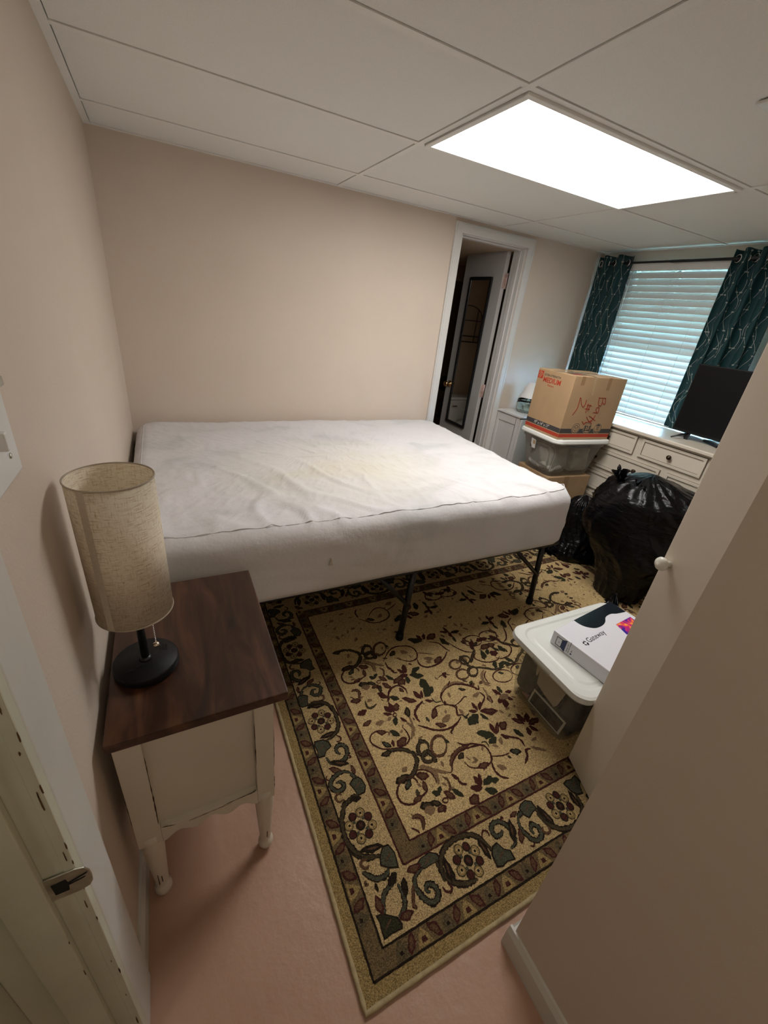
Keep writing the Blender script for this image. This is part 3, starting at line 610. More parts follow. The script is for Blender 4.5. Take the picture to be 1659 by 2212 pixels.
# baseboards
def baseboard(name, pts, h=.085, th=.014, m='trim'):
    b = MB()
    for (ax, p, a, c, side) in pts:
        if ax == 'x': b.prism([(p, 0), (p+side*th, 0), (p+side*th, h*.8), (p+side*th*.5, h), (p, h)], 'y', a, c)
        else: b.prism([(p, 0), (p+side*th, 0), (p+side*th, h*.8), (p+side*th*.5, h), (p, h)], 'x', a, c)
    return struct(b.build(name, M[m]))
baseboard('baseboard_left', [('x', 0, -2.245, 0, 1)], m='casing')
baseboard('baseboard_far', [('y', 0, .014, 2.04, -1), ('y', 0, 2.757, WX, -1)])
baseboard('baseboard_window', [('x', WX, -2.57, -.014, -1)])
baseboard('baseboard_right', [('x', .87, -4.1, -2.558, -1)], m='casing')
baseboard('baseboard_near', [('y', -2.572, .87, 1.28, 1), ('y', -2.572, 2.07, WX, 1)], m='casing')
# ---- far doorway casing and lining
b = MB(); cw = .058; xo0, xo1, zt = 2.038, 2.758, 2.087
def casprof(b, a, c):  # flat casing with rounded inner bead
    b.box(a, c)
b.prism([(xo0, 0), (xo0+cw, 0), (xo0+cw, 2.015), (xo0, zt-.012)], 'y', -.017, 0)
b.prism([(xo1-cw, 0), (xo1, 0), (xo1, zt-.012), (xo1-cw, 2.015)], 'y', -.017, 0)
b.prism([(xo0, zt-.012), (xo0+cw, 2.015), (xo1-cw, 2.015), (xo1, zt-.012)], 'y', -.017, 0)
b.box((xo0+.008, -.021, 0), (xo0+.02, -.017, 2.06)); b.box((xo1-.02, -.021, 0), (xo1-.008, -.017, 2.06)); b.box((xo0+.008, -.021, 2.055), (xo1-.008, -.017, 2.066))
struct(b.build('trim_2', M['trim'], bevel=.002))
b = MB(); b.box((2.10, -.002, 0), (2.112, .122, 2.02)); b.box((2.683, -.002, 0), (2.695, .122, 2.02)); b.box((2.10, -.002, 2.008), (2.695, .122, 2.022))
b.box((2.112, .035, 0), (2.122, .075, 2.01)); b.box((2.673, .035, 0), (2.683, .075, 2.01)); b.box((2.112, .035, 1.998), (2.683, .075, 2.008))
struct(b.build('trim_3', M['trim'], bevel=.0015))
# ---- bathroom door, swung into the bathroom
dr = empty('door_1', (2.668, .152, 0)); dr['kind'] = 'structure'
MB().box((-.018, .0, .015), (.018, .515, 2.0)).build('door_panel', M['door'], dr, .0015)
for z in (1.80, .95, .25):
    b = MB(); b.tube([(.022, -.006, z-.055), (.022, -.006, z+.055)], .0065, 10)
    b.box((-.012, -.003, z-.05), (.020, -.0005, z+.05)); 
    for k in range(3): b.tube([(.022, -.006, z-.032+.03*k), (.022, -.006, z-.028+.03*k)], .008, 10)
    b.build('hinge', M['pink'], dr)
for s in (-1, 1):
    b = MB(); b.lathe([(.031, 0), (.031, s*.006), (.012, s*.012), (.010, s*.03), (.024, s*.038), (.027, s*.052), (.018, s*.062), (.0, s*.064)], (s*.018, .455, .925), 20, axis='x'); b.build('door_knob', M['brass'], dr)
mr = empty('door_mirror', (2.648, .41, .58), label='narrow black framed mirror hanging on the open bathroom door', cat='mirror')
b = MB(); y0, y1, z0, z1, fw = -.150, .150, .0, 1.245, .024
for q in (((-.014, y0, z0), (0, y0+fw, z1)), ((-.014, y1-fw, z0), (0, y1, z1)), ((-.014, y0+fw, z0), (0, y1-fw, z0+fw)), ((-.014, y0+fw, z1-fw), (0, y1-fw, z1))): b.box(*q)
b.build('mirror_frame', M['black'], mr, .002)
MB().box((-.008, y0+fw, z0+fw), (-.003, y1-fw, z1-fw)).build('mirror_glass', M['mirror'], mr)
# ---- bathroom
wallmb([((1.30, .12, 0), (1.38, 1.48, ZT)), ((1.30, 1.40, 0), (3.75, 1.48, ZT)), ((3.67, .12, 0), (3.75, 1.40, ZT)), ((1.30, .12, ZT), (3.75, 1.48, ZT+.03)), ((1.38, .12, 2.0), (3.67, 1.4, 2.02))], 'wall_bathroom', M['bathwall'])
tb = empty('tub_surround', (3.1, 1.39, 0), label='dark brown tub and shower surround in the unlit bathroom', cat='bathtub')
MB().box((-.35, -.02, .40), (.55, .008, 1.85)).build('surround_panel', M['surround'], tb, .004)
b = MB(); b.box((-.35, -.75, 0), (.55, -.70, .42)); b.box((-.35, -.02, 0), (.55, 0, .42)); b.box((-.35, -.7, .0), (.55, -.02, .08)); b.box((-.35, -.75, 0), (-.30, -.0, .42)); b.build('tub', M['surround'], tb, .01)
b = MB(); b.lathe([(.085, 0), (.085, -.012), (.03, -.02), (.03, -.05), (.038, -.06), (.038, -.09), (0, -.092)], (0.01, -.02, .80), 24, axis='y'); b.build('shower_valve', M['bronze'], tb)
b = MB(); b.tube([(0.01, -.02, .60), (0.01, -.13, .60), (0.01, -.15, .565)], .026, 14); b.build('tub_spout', M['bronze'], tb)
b = MB(); b.lathe([(.036, 0), (.036, -.01), (0, -.014)], (0, -.02, .44), 20, axis='y'); b.build('overflow_plate', M['bronze'], tb)
to = empty('toilet', (1.93, 1.39, 0), label='white toilet seen in the mirror on the bathroom door', cat='toilet')
b = MB(); b.prism([(-.20, .36), (.20, .36), (.215, .64), (-.215, .64)], 'y', -.19, -.01); b.build('tank', M['porcelain'], to, .015)
MB().box((-.225, -.20, .642), (.225, -.005, .675)).build('tank_lid', M['porcelain'], to, .01)
b = MB(); b.lathe([(.10, 0), (.10, .12), (.13, .25), (.19, .37), (.20, .40), (.16, .40), (.10, .30), (.0, .28)], (0, -.42, 0), 28); b.box((-.1, -.34, 0), (.1, -.12, .36)); b.build('bowl', M['porcelain'], to)
b = MB(); b.lathe([(.205, .402), (.205, .425), (.12, .43), (0, .43)], (0, -.41, 0), 28); b.build('seat_lid', M['porcelain'], to)
MB().box((.13, -.215, .57), (.19, -.195, .585)).build('flush_lever', M['chrome'], to, .003)
rk = empty('wall_rack', (1.98, 1.39, 1.27), label='brown wire wall rack with two shelves seen in the door mirror', cat='rack')
b = MB(); R_ = .006
for x in (-.20, -.13, .13, .20):
    top = .33 if abs(x) < .15 else .23
    b.tube([(x, -.01, 0), (x, -.01, top)], R_*.7, 8)
arc = [(.20*math.cos(a) if abs(math.cos(a)) < 2 else 0, -.01, .23+.14*math.sin(a)) for a in [PI*k/16 for k in range(17)]]
b.tube(arc, R_*.7, 8)
for z in (0, .06, .22): b.tube([(-.20, -.01, z), (.20, -.01, z)], R_*.7, 8); b.tube([(-.20, -.01, z), (-.20, -.11, z), (.20, -.11, z), (.20, -.01, z)], R_*.7, 8)
b.tube([(-.2, -.11, 0), (-.2, -.11, .06)], R_*.7, 8); b.tube([(.2, -.11, 0), (.2, -.11, .06)], R_*.7, 8); b.tube([(.13, -.11, 0), (.13, -.11, .06)], R_*.7, 8)
b.build('wire_frame', M['bronze'], rk)
# ---- left entry jamb
b = MB(); b.box((.0, -2.340, 0), (.018, -2.247, 2.1)); struct(b.build('trim_4', M['casing'], bevel=.003))
b = MB(); b.box((-.116, -2.358, 0), (.0175, -2.3455, 2.04)); b.box((-.070, -2.370, 0), (-.019, -2.358, 2.03)); b.box((.004, -2.3595, 0), (.0182, -2.340, 2.03))
b.box((-.132, -2.42, 0), (-.116, -2.33, 2.1))
struct(b.build('trim_5', M['jamb'], bevel=.002))
b = MB(); b.box((-.116, -3.215, 0), (0, -3.20, 2.04)); b.box((0, -3.29, 0), (.018, -3.20, 2.1)); b.box((-.132, -3.29, 0), (-.116, -3.2, 2.1)); struct(b.build('trim_6', M['jamb'], bevel=.002))
# chipped paint specks along the jamb arris
b = MB(); rr = random.Random(3)
for k in range(26):
    z = rr.uniform(.12, 1.25); x = rr.choice([.0178, .0178, -.0188, .0125]); y = -2.3602 if x > 0 else -2.3708; wd = rr.uniform(.0005, .0014); h = rr.uniform(.003, .022)
    n = 7; pts = [(x+wd*rr.uniform(.5, 1.2)*math.cos(2*PI*i/n), z+h*rr.uniform(.6, 1.1)*math.sin(2*PI*i/n)) for i in range(n)]
    b.prism(pts, 'y', y-.0003, y+.0006)
struct(b.build('trim_7', M['rust']))
sp = empty('strike_plate', (0, -2.360, .72), label='worn steel strike plate on the entry door jamb', cat='strike plate')
b = MB(); pts = [(-.0205, -.028), (.016, -.028), (.027, -.024), (.032, -.014), (.033, .0), (.032, .014), (.027, .024), (.016, .028), (-.0205, .028)]
b.prism(pts, 'y', -.0025, 0); b.build('plate', M['steel'], sp, .0006)
b = MB(); b.prism([(-.012, -.014), (.004, -.014), (.006, .002), (.004, .014), (-.013, .012)], 'y', -.0032, -.0024)
b.prism([(.006, .002), (.028, .010), (.030, .013), (.020, .010), (.005, .005)], 'y', -.0032, -.0024); b.prism([(.006, -.002), (.024, .002), (.026, .004), (.006, .001)], 'y', -.0032, -.0024); b.build('latch_hole', M['dark'], sp)
lc = empty('corridor_fill_mount', (.43, -3.72, 2.0), label='round white base added for an unseen fill light behind the camera', cat='ceiling lamp')  # invented fixture to go with the added corridor fill
b = MB(); b.lathe([(.13, .10), (.13, .085), (.12, .08), (0, .08)], n=32); b.build('lamp_base', M['white'], lc)
# ---- light switch on the left wall
sw = empty('light_switch', (0, -2.125, 1.30), label='white light switch plate on the left wall beside the entry', cat='light switch')
MB().box((0, -.062, -.062), (.008, .065, .055)).build('cover_plate', M['white'], sw, .003)
b = MB(); b.lathe([(.004, .008), (.004, .0092), (0, .0094)], (0, .028, -.030), 12, axis='x'); b.build('screw', M['steel'], sw)
MB().box((.008, -.012, -.012), (.020, .0, .012)).build('toggle', M['white'], sw, .002)
bk = bx('wall_bracket', (0, -.045, 0), (.022, .015, .012), M['steel'], None, .002); bk.location = (0, -2.105, 1.362); tag(bk, 'grey metal bracket on the left wall just above the light switch', 'bracket')
# hall carpet
hc = empty('hall_carpet', (-.75, -2.5, 0), label='patterned carpet on the floor beyond the entry doorway', cat='carpet')
b = MB(); b.box((-.65, -1.6, 0), (.61, 1.6, .008)); rr = random.Random(5)
for k in range(260):
    x = rr.uniform(-.3, .6); y = rr.uniform(-.6, .7); a = rr.uniform(0, 6.28); l = rr.uniform(.02, .05); wd = l*.4; n = 8; z = .0084+k*1e-6
    b.add([(x+l*math.cos(2*PI*i/n)*math.cos(a)-wd*math.sin(2*PI*i/n)*math.sin(a), y+l*math.cos(2*PI*i/n)*math.sin(a)+wd*math.sin(2*PI*i/n)*math.cos(a), z) for i in range(n)], [tuple(range(n))], 1+k % 3)
b.norecalc = True; b.build('carpet_pile', [RUGM['gold'], RUGM['D'], RUGM['M'], RUGM['base']], hc)
# ---- window
wn = empty('window_1', (WX, -.79, .92)); wn['kind'] = 'structure'
b = MB(); 
for q in (((.05, -.54, 0), (.10, -.49, 1.11)), ((.05, .49, 0), (.10, .54, 1.11)), ((.05, -.49, 0), (.10, .49, .05)), ((.05, -.49, 1.06), (.10, .49, 1.11)), ((.045, -.49, .53), (.095, .49, .58))): b.box(*q)
for y in (-.17, .16): b.box((.06, y-.012, .05), (.085, y+.012, 1.06))
for z in (.29, .80): b.box((.06, -.49, z-.012), (.085, .49, z+.012))
b.build('window_frame', M['trim'], wn, .002)
MB().box((.07, -.49, .05), (.073, .49, 1.06)).build('window_glass', clear_mat('window glass', (.97, .99, .99), .06, .03), wn)
MB().box((-.02, -.54, .0), (.05, .54, .018)).build('window_sill', M['trim'], wn, .002)
# outdoors
struct(bx('ground', (3.66, -9, .2), (14, 8, .3), M['grass']))
struct(bx('sky_blocker_top', (3.66, -4, 2.15), (6.6, 3, 2.3), M['blocker']))  # unseen slab added to hold sky light off the upper blind
struct(bx('sky_blocker_front', (4.0, -4, 1.50), (4.05, 3, 2.15), M['blocker']))  # unseen board added so the upper slats turn out dimmer
# ---- blinds
bl = empty('window_blind', (3.500, -.79, 0), label='white slatted window blind pulled down behind the teal curtains', cat='blind')
MB().box((-.022, -.535, 1.965), (.022, .535, 2.022)).build('valance', M['white'], bl, .003)
b = MB(); N_ = 23; th = math.radians(57)
for k in range(N_):
    z = 1.935-k*.0435; n = 6; W2 = .0255; pts = []
    for i in range(n+1):
        s = -W2+2*W2*i/n; c = .003*(1-(s/W2)**2); pts.append((s*math.cos(th)-c*math.sin(th), z+s*math.sin(th)+c*math.cos(th)))
    low = [(p[0]+.0022*math.sin(th), p[1]-.0022*math.cos(th)) for p in reversed(pts)]
    b.prism(pts+low, 'y', -.525, .525)
b.build('slats', M['slat'], bl)
MB().box((-.014, -.525, .936), (.014, .525, .952)).build('bottom_rail', M['white'], bl, .003)
b = MB()
for y in (.40, .12, -.12, -.40): b.tube([(-.024, y, .95), (-.024, y, 1.97)], .0008, 6)
b.build('ladder_cord', M['pwhite'], bl)
b = MB(); b.tube([(-.028, .445, 1.18), (-.028, .445, 1.96)], .0028, 8); b.build('tilt_wand', M['lid'], bl)
# ---- curtains
cr = empty('curtain_rod', (3.44, -.79, 2.012), label='black curtain rod spanning above the window', cat='curtain rod')
b = MB(); b.tube([(0, -.62, 0), (0, .15, 0)], .0095, 14); b.tube([(0, -.15, 0), (0, .66, 0)], .0075, 14); b.build('pole', M['black'], cr)
for y in (-.64, .68):
    b = MB(); b.sphere((0, y, 0), .016); b.build('finial', M['black'], cr)
for y in (-.585, .60):
    b = MB(); b.tube([(.09, y, 0), (.0, y, 0)], .006, 8); b.build('rod_bracket', M['black'], cr)
def curtain(name, yc, w0, w1, z0, z1, folds, seed, label):
    root = empty(name, (3.44, yc, 0), label=label, cat='curtain')
    nu, nv = 140, 90; v = []; f = []; uv = []; rr = random.Random(seed); ph = rr.uniform(0, 6)
    for j in range(nv+1):
        t = j/nv; z = z1+(z0-z1)*t; wd = w0+(w1-w0)*t; amp = .030*(1-.25*t)
        for i in range(nu+1):
            u = i/nu; a = 2*PI*folds*u+.5*math.sin(3*u+ph+t*1.3)
            x = amp*math.sin(a)+.010*math.sin(a*.5+ph+2*t)*t; y = wd*(.5-u)+.008*math.sin(2*a+1)*(.4+t)
            v.append((x, y, z-(.004*math.sin(a) if j == 0 else 0))); uv.append((u*w0*1.75, z))
    for j in range(nv):
        for i in range(nu): f.append((j*(nu+1)+i, j*(nu+1)+i+1, (j+1)*(nu+1)+i+1, (j+1)*(nu+1)+i))
    b = MB(); b.add(v, f, 0, True); b.uv = uv; o = b.build('curtain_fabric', M['curtain'], root)
    md = o.modifiers.new('thick', 'SOLIDIFY'); md.thickness = .002; md.offset = 0
    for k in range(int(folds*2)):
        u = (k+.5)/(folds*2); b = MB(); y = w0*(.5-u)
        b.tube([(.0, y+.0, 2.012+0)]+[], .01) if False else None
        ring = [(.021*math.cos(2*PI*q/24)*.35, y+.021*math.cos(2*PI*q/24), 2.012+.021*math.sin(2*PI*q/24)) for q in range(24)]
        b.tube(ring, .0035, 8, closed=True); b.build('grommet', M['chrome'], root, loc=(0, 0, 0))
    return root
curtain('curtain', -.185, .30, .31, .62, 2.062, 2.5, 1, 'teal vine patterned curtain left of the window, behind the cardboard box')
curtain('curtain', -1.205, .34, .36, .955, 2.062, 3.5, 2, 'teal vine patterned curtain right of the window, behind the television')
# ------------------------------------------------------------------ rug
RX0, RX1, RY0, RY1 = .468, 2.99, -2.525, -.878; RZ = .010
rug = empty('rug', ((RX0+RX1)/2, (RY0+RY1)/2, 0), label='large tan and maroon floral area rug with scroll border on the painted floor', cat='rug')
rug_off = Vector(((RX0+RX1)/2, (RY0+RY1)/2, 0))
rb = MB(); KEYS = ['base', 'M', 'G', 'T', 'B', 'K', 'D', 'O', 'gold', 'guard', 'grey', 'C']; KI = {k: i for i, k in enumerate(KEYS)}
rb.norecalc = True
layer = [0]
def flat(pts, key, z=None):
    layer[0] += 1
    z = RZ+.0004+(layer[0] % 400)*.0000035 if z is None else z
    a = sum(pts[i][0]*pts[(i+1) % len(pts)][1]-pts[(i+1) % len(pts)][0]*pts[i][1] for i in range(len(pts)))
    if a < 0: pts = pts[::-1]
    rb.add([(p[0]-rug_off.x, p[1]-rug_off.y, z) for p in pts], [tuple(range(len(pts)))], KI[key])
def smooth(pts, n=7, closed=False):
    out = []; m = len(pts)
    for i in range(m-1):
        p0 = pts[max(i-1, 0)]; p1 = pts[i]; p2 = pts[i+1]; p3 = pts[min(i+2, m-1)]
        for k in range(n):
            t = k/n; out.append(tuple(.5*((2*p1[j])+(-p0[j]+p2[j])*t+(2*p0[j]-5*p1[j]+4*p2[j]-p3[j])*t*t+(-p0[j]+3*p1[j]-3*p2[j]+p3[j])*t**3) for j in (0, 1)))
    out.append(pts[-1]); return out
rj = random.Random(11)
def ribbon(pts, wd, key, z=None, taper=True, rough=.34):
    pts = smooth(pts); n = len(pts); L_, R__ = [], []
    for i, p in enumerate(pts):
        a = pts[max(i-1, 0)]; c = pts[min(i+1, n-1)]; dx, dy = c[0]-a[0], c[1]-a[1]; l = math.hypot(dx, dy) or 1; nx, ny = -dy/l, dx/l
        t = i/(n-1); ww = wd*.5*((min(1, .35+3*min(t, 1-t))) if taper else 1)
        L_.append((p[0]+nx*ww*(1+rj.uniform(-rough, rough)), p[1]+ny*ww*(1+rj.uniform(-rough, rough)))); R__.append((p[0]-nx*ww*(1+rj.uniform(-rough, rough)), p[1]-ny*ww*(1+rj.uniform(-rough, rough))))
    layer[0] += 1; z = RZ+.0004+(layer[0] % 400)*.0000035 if z is None else z
    v = [(q[0]-rug_off.x, q[1]-rug_off.y, z) for q in L_+R__]; rb.add(v, [(i+1, i, n+i, n+i+1) for i in range(n-1)], KI[key])
def leaf(p0, p1, wr, key, outline=None):
    dx, dy = p1[0]-p0[0], p1[1]-p0[1]; l = math.hypot(dx, dy) or 1e-6; ux, uy = dx/l, dy/l; nx, ny = -uy, ux
    def shp(sc):
        out = []; n = 11
        for s in (1, -1):
            for i in range(n):
                t = i/(n-1) if s > 0 else 1-i/(n-1)
                wv = l*wr*.5*math.sin(PI*t)**.8*sc*(1+.15*math.sin(9*t)*(s))*(1+rj.uniform(-.2, .2))+.0004
                tt = .5+(t-.5)*(sc if sc < 1 else 1); out.append((p0[0]+ux*l*tt+nx*wv*s, p0[1]+uy*l*tt+ny*wv*s))
        return out
    flat(shp(1.0 if not outline else 1.0), outline or key)
    if outline: flat(shp(.62), key)
def emit(lst, fn, ok=lambda p: True):
    for e in lst:
        if e[0] == 's':
            P_ = [fn(p) for p in e[3]]
            if not all(ok(p) for p in P_): continue
            k = e[1]
            if k in 'TO' and e[2] > .009: ribbon(P_, e[2]*1.35, 'D'); ribbon(P_, e[2]*.78, k)
            elif k == 'B' and e[2] > .007: ribbon(P_, e[2]*1.3, 'M'); ribbon(P_, e[2]*.75, 'B')
            else: ribbon(P_, e[2]*1.2, k)
        elif e[0] == 'l':
            a, b_ = fn(e[3]), fn(e[4])
            if not (ok(a) and ok(b_)): continue
            k = e[1]; ol = {'B': 'M', 'O': 'D', 'G': None, 'T': 'D', 'D': None, 'K': None, 'M': None}[k]
            if math.hypot(a[0]-b_[0], a[1]-b_[1]) > .055 and k in 'MD': leaf(a, b_, e[2]*1.05, k); leaf((a[0]*.7+b_[0]*.3, a[1]*.7+b_[1]*.3), (a[0]*.2+b_[0]*.8, a[1]*.2+b_[1]*.8), e[2]*.5, 'B')
            else: leaf(a, b_, e[2]*1.3, k, ol)
        elif e[0] == 'p':
            P_ = [fn(p) for p in e[2]]
            if not all(ok(p) for p in P_): continue
            c = (sum(p[0] for p in P_)/len(P_), sum(p[1] for p in P_)/len(P_))
            flat([(c[0]+(p[0]-c[0])*1.18, c[1]+(p[1]-c[1])*1.18) for p in P_], 'D'); flat(P_, e[1])
            ribbon([(c[0]-.012, c[1]-.006), (c[0], c[1]+.002), (c[0]+.012, c[1]+.008)], .004, 'B')
# base slab with colour bands
BX = [0, .037, .084, .221, .269]      # band offsets from the edge
bandkeys = ['gold', 'guard', 'C', 'guard']
rb.add([(RX0-rug_off.x, RY0-rug_off.y, 0), (RX1-rug_off.x, RY0-rug_off.y, 0), (RX1-rug_off.x, RY1-rug_off.y, 0), (RX0-rug_off.x, RY1-rug_off.y, 0),
        (RX0-rug_off.x, RY0-rug_off.y, RZ), (RX1-rug_off.x, RY0-rug_off.y, RZ), (RX1-rug_off.x, RY1-rug_off.y, RZ), (RX0-rug_off.x, RY1-rug_off.y, RZ)],
       [(0, 3, 2, 1), (4, 5, 6, 7), (0, 1, 5, 4), (1, 2, 6, 5), (2, 3, 7, 6), (3, 0, 4, 7)], KI['gold'])
for i, k in enumerate(['guard', 'C', 'guard', 'base']):
    d = BX[i+1]; z = RZ+.00008*(i+1)
    flat([(RX0+d, RY0+d), (RX1-d, RY0+d), (RX1-d, RY1-d), (RX0+d, RY1-d)], k, z)
for i, d in enumerate(BX[1:]):
    for a, c in (((RX0+d, RY0+d), (RX1-d, RY0+d)), ((RX1-d, RY0+d), (RX1-d, RY1-d)), ((RX1-d, RY1-d), (RX0+d, RY1-d)), ((RX0+d, RY1-d), (RX0+d, RY0+d))):
        pts = [(a[0]+(c[0]-a[0])*q/30, a[1]+(c[1]-a[1])*q/30) for q in range(31)]
        ribbon(pts, .0055, 'D' if i in (0, 1) else 'M', RZ+.0008, taper=False, rough=.3)
# guard bands: leaf, palmette and stepped block repeating
def guard(fn, length, wband, pitch=.1465, ph=0):
    n = int(length/pitch)+1
    for k in range(n):
        u0 = ph+k*pitch; h = wband
        def Q(u, v): return fn(u0+u, v)
        if u0 > length: break
        q = lambda pts: [Q(a*pitch, b*h) for a, b in pts]
        flat(q([(.02, .08), (.30, .10), (.24, .55), (.16, .92), (.06, .6)]), 'grey'); flat(q([(.12, .28), (.19, .30), (.17, .48), (.11, .44)]), 'D')
        leaf(Q(.30*pitch, .08*h), Q(.44*pitch, .95*h), .46, 'B', 'M')
        flat(q([(.46, .10), (.78, .10), (.70, .62), (.62, .92), (.53, .62)]), 'gold'); flat(q([(.56, .25), (.68, .25), (.66, .5), (.58, .5)]), 'M')
        leaf(Q(.98*pitch, .10*h), Q(.76*pitch, .92*h), .46, 'B', 'M')
for (d0, d1, ph) in ((BX[1], BX[2], .02), (BX[3], BX[4], .01)):
    wv = d1-d0; LX = RX1-RX0-2*d1; LY = RY1-RY0-2*d1
    guard(lambda u, v, d0=d0, d1=d1: (RX0+d1+u, RY0+d0+v), LX, wv, ph=ph)
    guard(lambda u, v, d0=d0, d1=d1: (RX0+d1+u, RY1-d0-v), LX, wv, ph=ph)
    guard(lambda u, v, d0=d0, d1=d1: (RX0+d0+v, RY0+d1+u), LY, wv, ph=ph+.03)
    guard(lambda u, v, d0=d0, d1=d1: (RX1-d0-v, RY0+d1+u), LY, wv, ph=ph+.03)
# border: rosettes linked by S-vines with scrolls
def rosette(fn, s=1.0):
    def disc(u, v, r, key, k=14): flat([fn(u+r*math.cos(2*PI*i/k)*(1+rj.uniform(-.06, .06)), v+r*math.sin(2*PI*i/k)*(1+rj.uniform(-.06, .06))) for i in range(k)], key)
    for q in range(8):
        a = 2*PI*q/8+.35; r = .036*s
        if q % 2 == 0: disc(r*math.cos(a)*1.05, r*math.sin(a)*1.05, .0155*s, 'O'); disc(r*math.cos(a)*1.05, r*math.sin(a)*1.05, .013*s, 'gold'); disc(r*math.cos(a), r*math.sin(a), .0072*s, 'C'); disc(r*math.cos(a), r*math.sin(a), .0044*s, 'D', 6)
        else: disc(r*math.cos(a), r*math.sin(a), .0135*s, 'D'); disc(r*math.cos(a), r*math.sin(a), .0105*s, 'M')
    disc(0, 0, .0155*s, 'D'); disc(0, 0, .008*s, 'M'); disc(0, 0, .003*s, 'T', 6)
    for q in range(4): a = 2*PI*q/4+.75; disc(.022*s*math.cos(a), .022*s*math.sin(a), .005*s, 'T', 7)
CXL = .6115                       # centre line of left border
UY0, UPER = -1.755, .401          # rosette pitch
def unit_l(p): return (p[0]-CXL, (p[1]-UY0)/UPER)        # traced left-border unit in (across, along) coordinates
U = []
for e in LBORD:
    if e[0] == 's': U.append(('s', e[1], e[2], [unit_l(p) for p in e[3]]))
    elif e[0] == 'l': U.append(('l', e[1], e[2], unit_l(e[3]), unit_l(e[4])))
    else: U.append(('p', e[1], [unit_l(p) for p in e[2]]))
def border(place, n0, n1, first):  # place(across, along_m)
    for k in range(n0, n1):
        flip = -1 if (k % 2) else 1
        rosette(lambda u, v, k=k: place(u, k*UPER+v))
        emit(U, lambda p, k=k, flip=flip: place(flip*p[0], (k-p[1])*UPER*-1 if False else (k*UPER+(-p[1])*UPER)))
# left border: along increases towards -y from the traced rosette
emitL = lambda u, a: (CXL+u, UY0-a)
for k in range(-2, 1):
    flip = 1 if k % 2 == 0 else -1
    rosette(lambda u, v, k=k: emitL(u, k*UPER+v)); emit(U, lambda p, k=k, flip=flip: emitL(flip*p[0], k*UPER-p[1]*UPER), ok=lambda q: q[1] < RY1-.09)
rosette(lambda u, v: emitL(u, UPER+v))
cyn = RY0+(CXL-RX0)+.007; cyf = RY1-(CXL-RX0); cxr = RX1-(CXL-RX0)
place_n = lambda u, a: (.880+a, cyn-u)
for k in range(0, 5):
    flip = 1 if k % 2 == 0 else -1
    rosette(lambda u, v, k=k: place_n(u, k*UPER+v)); emit(U, lambda p, k=k, flip=flip: place_n(-flip*p[0], k*UPER-p[1]*UPER), ok=lambda q: q[0] < RX1-.11)
place_f = lambda u, a: (.80+a, cyf+u)
for k in range(0, 5):
    flip = 1 if k % 2 == 0 else -1
    rosette(lambda u, v, k=k: place_f(u, k*UPER+v)); emit(U, lambda p, k=k, flip=flip: place_f(flip*p[0], k*UPER-p[1]*UPER), ok=lambda q: q[0] < RX1-.11)
place_r = lambda u, a: (cxr+u, -1.16-a)
for k in range(0, 3):
    flip = 1 if k % 2 == 0 else -1
    rosette(lambda u, v, k=k: place_r(u, k*UPER+v)); emit(U, lambda p, k=k, flip=flip: place_r(flip*p[0], k*UPER-p[1]*UPER), ok=lambda q: q[1] > RY0+.11)
def skipcorner(e): return True
emit(CORN, lambda p: p)
emit([('s', 'O', .013, [emitL(-.012, UPER-.085), emitL(-.045, UPER-.05), emitL(-.058, UPER), emitL(-.05, UPER+.05), emitL(-.02, UPER+.085)])], lambda p: p)
# field
FX0, FX1, FY0, FY1 = RX0+BX[4]+.004, RX1-BX[4]-.004, RY0+BX[4]+.004, RY1-BX[4]-.004
inf = lambda p: FX0 < p[0] < FX1 and FY0 < p[1] < FY1
AX, AY = 1.535, -1.405
emit(FIELD, lambda p: p, inf)
emit(FIELD, lambda p: (2*AX-p[0], p[1]), inf)
emit(FIELD, lambda p: (p[0], p[1]+.537), lambda p: inf(p) and p[0] < 1.06 and p[1] < -1.415)
emit(FIELD, lambda p: (2*AX-p[0], p[1]+.537), lambda p: inf(p) and p[0] > 2.01 and p[1] < -1.415)
emit(FIELD, lambda p: (p[0]+1.60, p[1]), lambda p: inf(p) and p[0] > 2.34)
emit(FIELD, lambda p: (p[0], 2*AY-p[1]), lambda p: inf(p) and p[1] > AY)
emit(FIELD, lambda p: (2*AX-p[0], 2*AY-p[1]), lambda p: inf(p) and p[1] > AY)
emit(FIELD, lambda p: (p[0]+1.60, 2*AY-p[1]), lambda p: inf(p) and p[0] > 2.34 and p[1] > AY)
emit(FIELD, lambda p: (p[0]+1.22, p[1]+.74), lambda p: inf(p) and p[0] > 1.95 and p[1] > -1.40)
rf = random.Random(77)
for k in range(420):
    p = (rf.uniform(FX0+.03, FX1-.03), rf.uniform(FY0+.03, FY1-.03)); a = rf.uniform(0, 2*PI); l = rf.uniform(.012, .034)
    layer[0] = 0 if k % 3 else layer[0]
    leaf(p, (p[0]+l*math.cos(a), p[1]+l*math.sin(a)), rf.uniform(.3, .55), rf.choice('KKKCOBM' if k % 4 == 0 else 'KKC'))
rb.build('rug_pile', [RUGM[k] for k in KEYS], rug)
b = MB(); c = .012
pts = []
for a, d in (((RX0, RY0), (RX1, RY0)), ((RX1, RY0), (RX1, RY1)), ((RX1, RY1), (RX0, RY1)), ((RX0, RY1), (RX0, RY0))):
    n = 90
    for i in range(n): pts.append((a[0]+(d[0]-a[0])*i/n-rug_off.x, a[1]+(d[1]-a[1])*i/n-rug_off.y, .0068))
b.tube(pts, [.0064+.0005*math.sin(i*1.7) for i in range(len(pts))], 10, closed=True); b.build('bound_edge', M['binding'], rug)

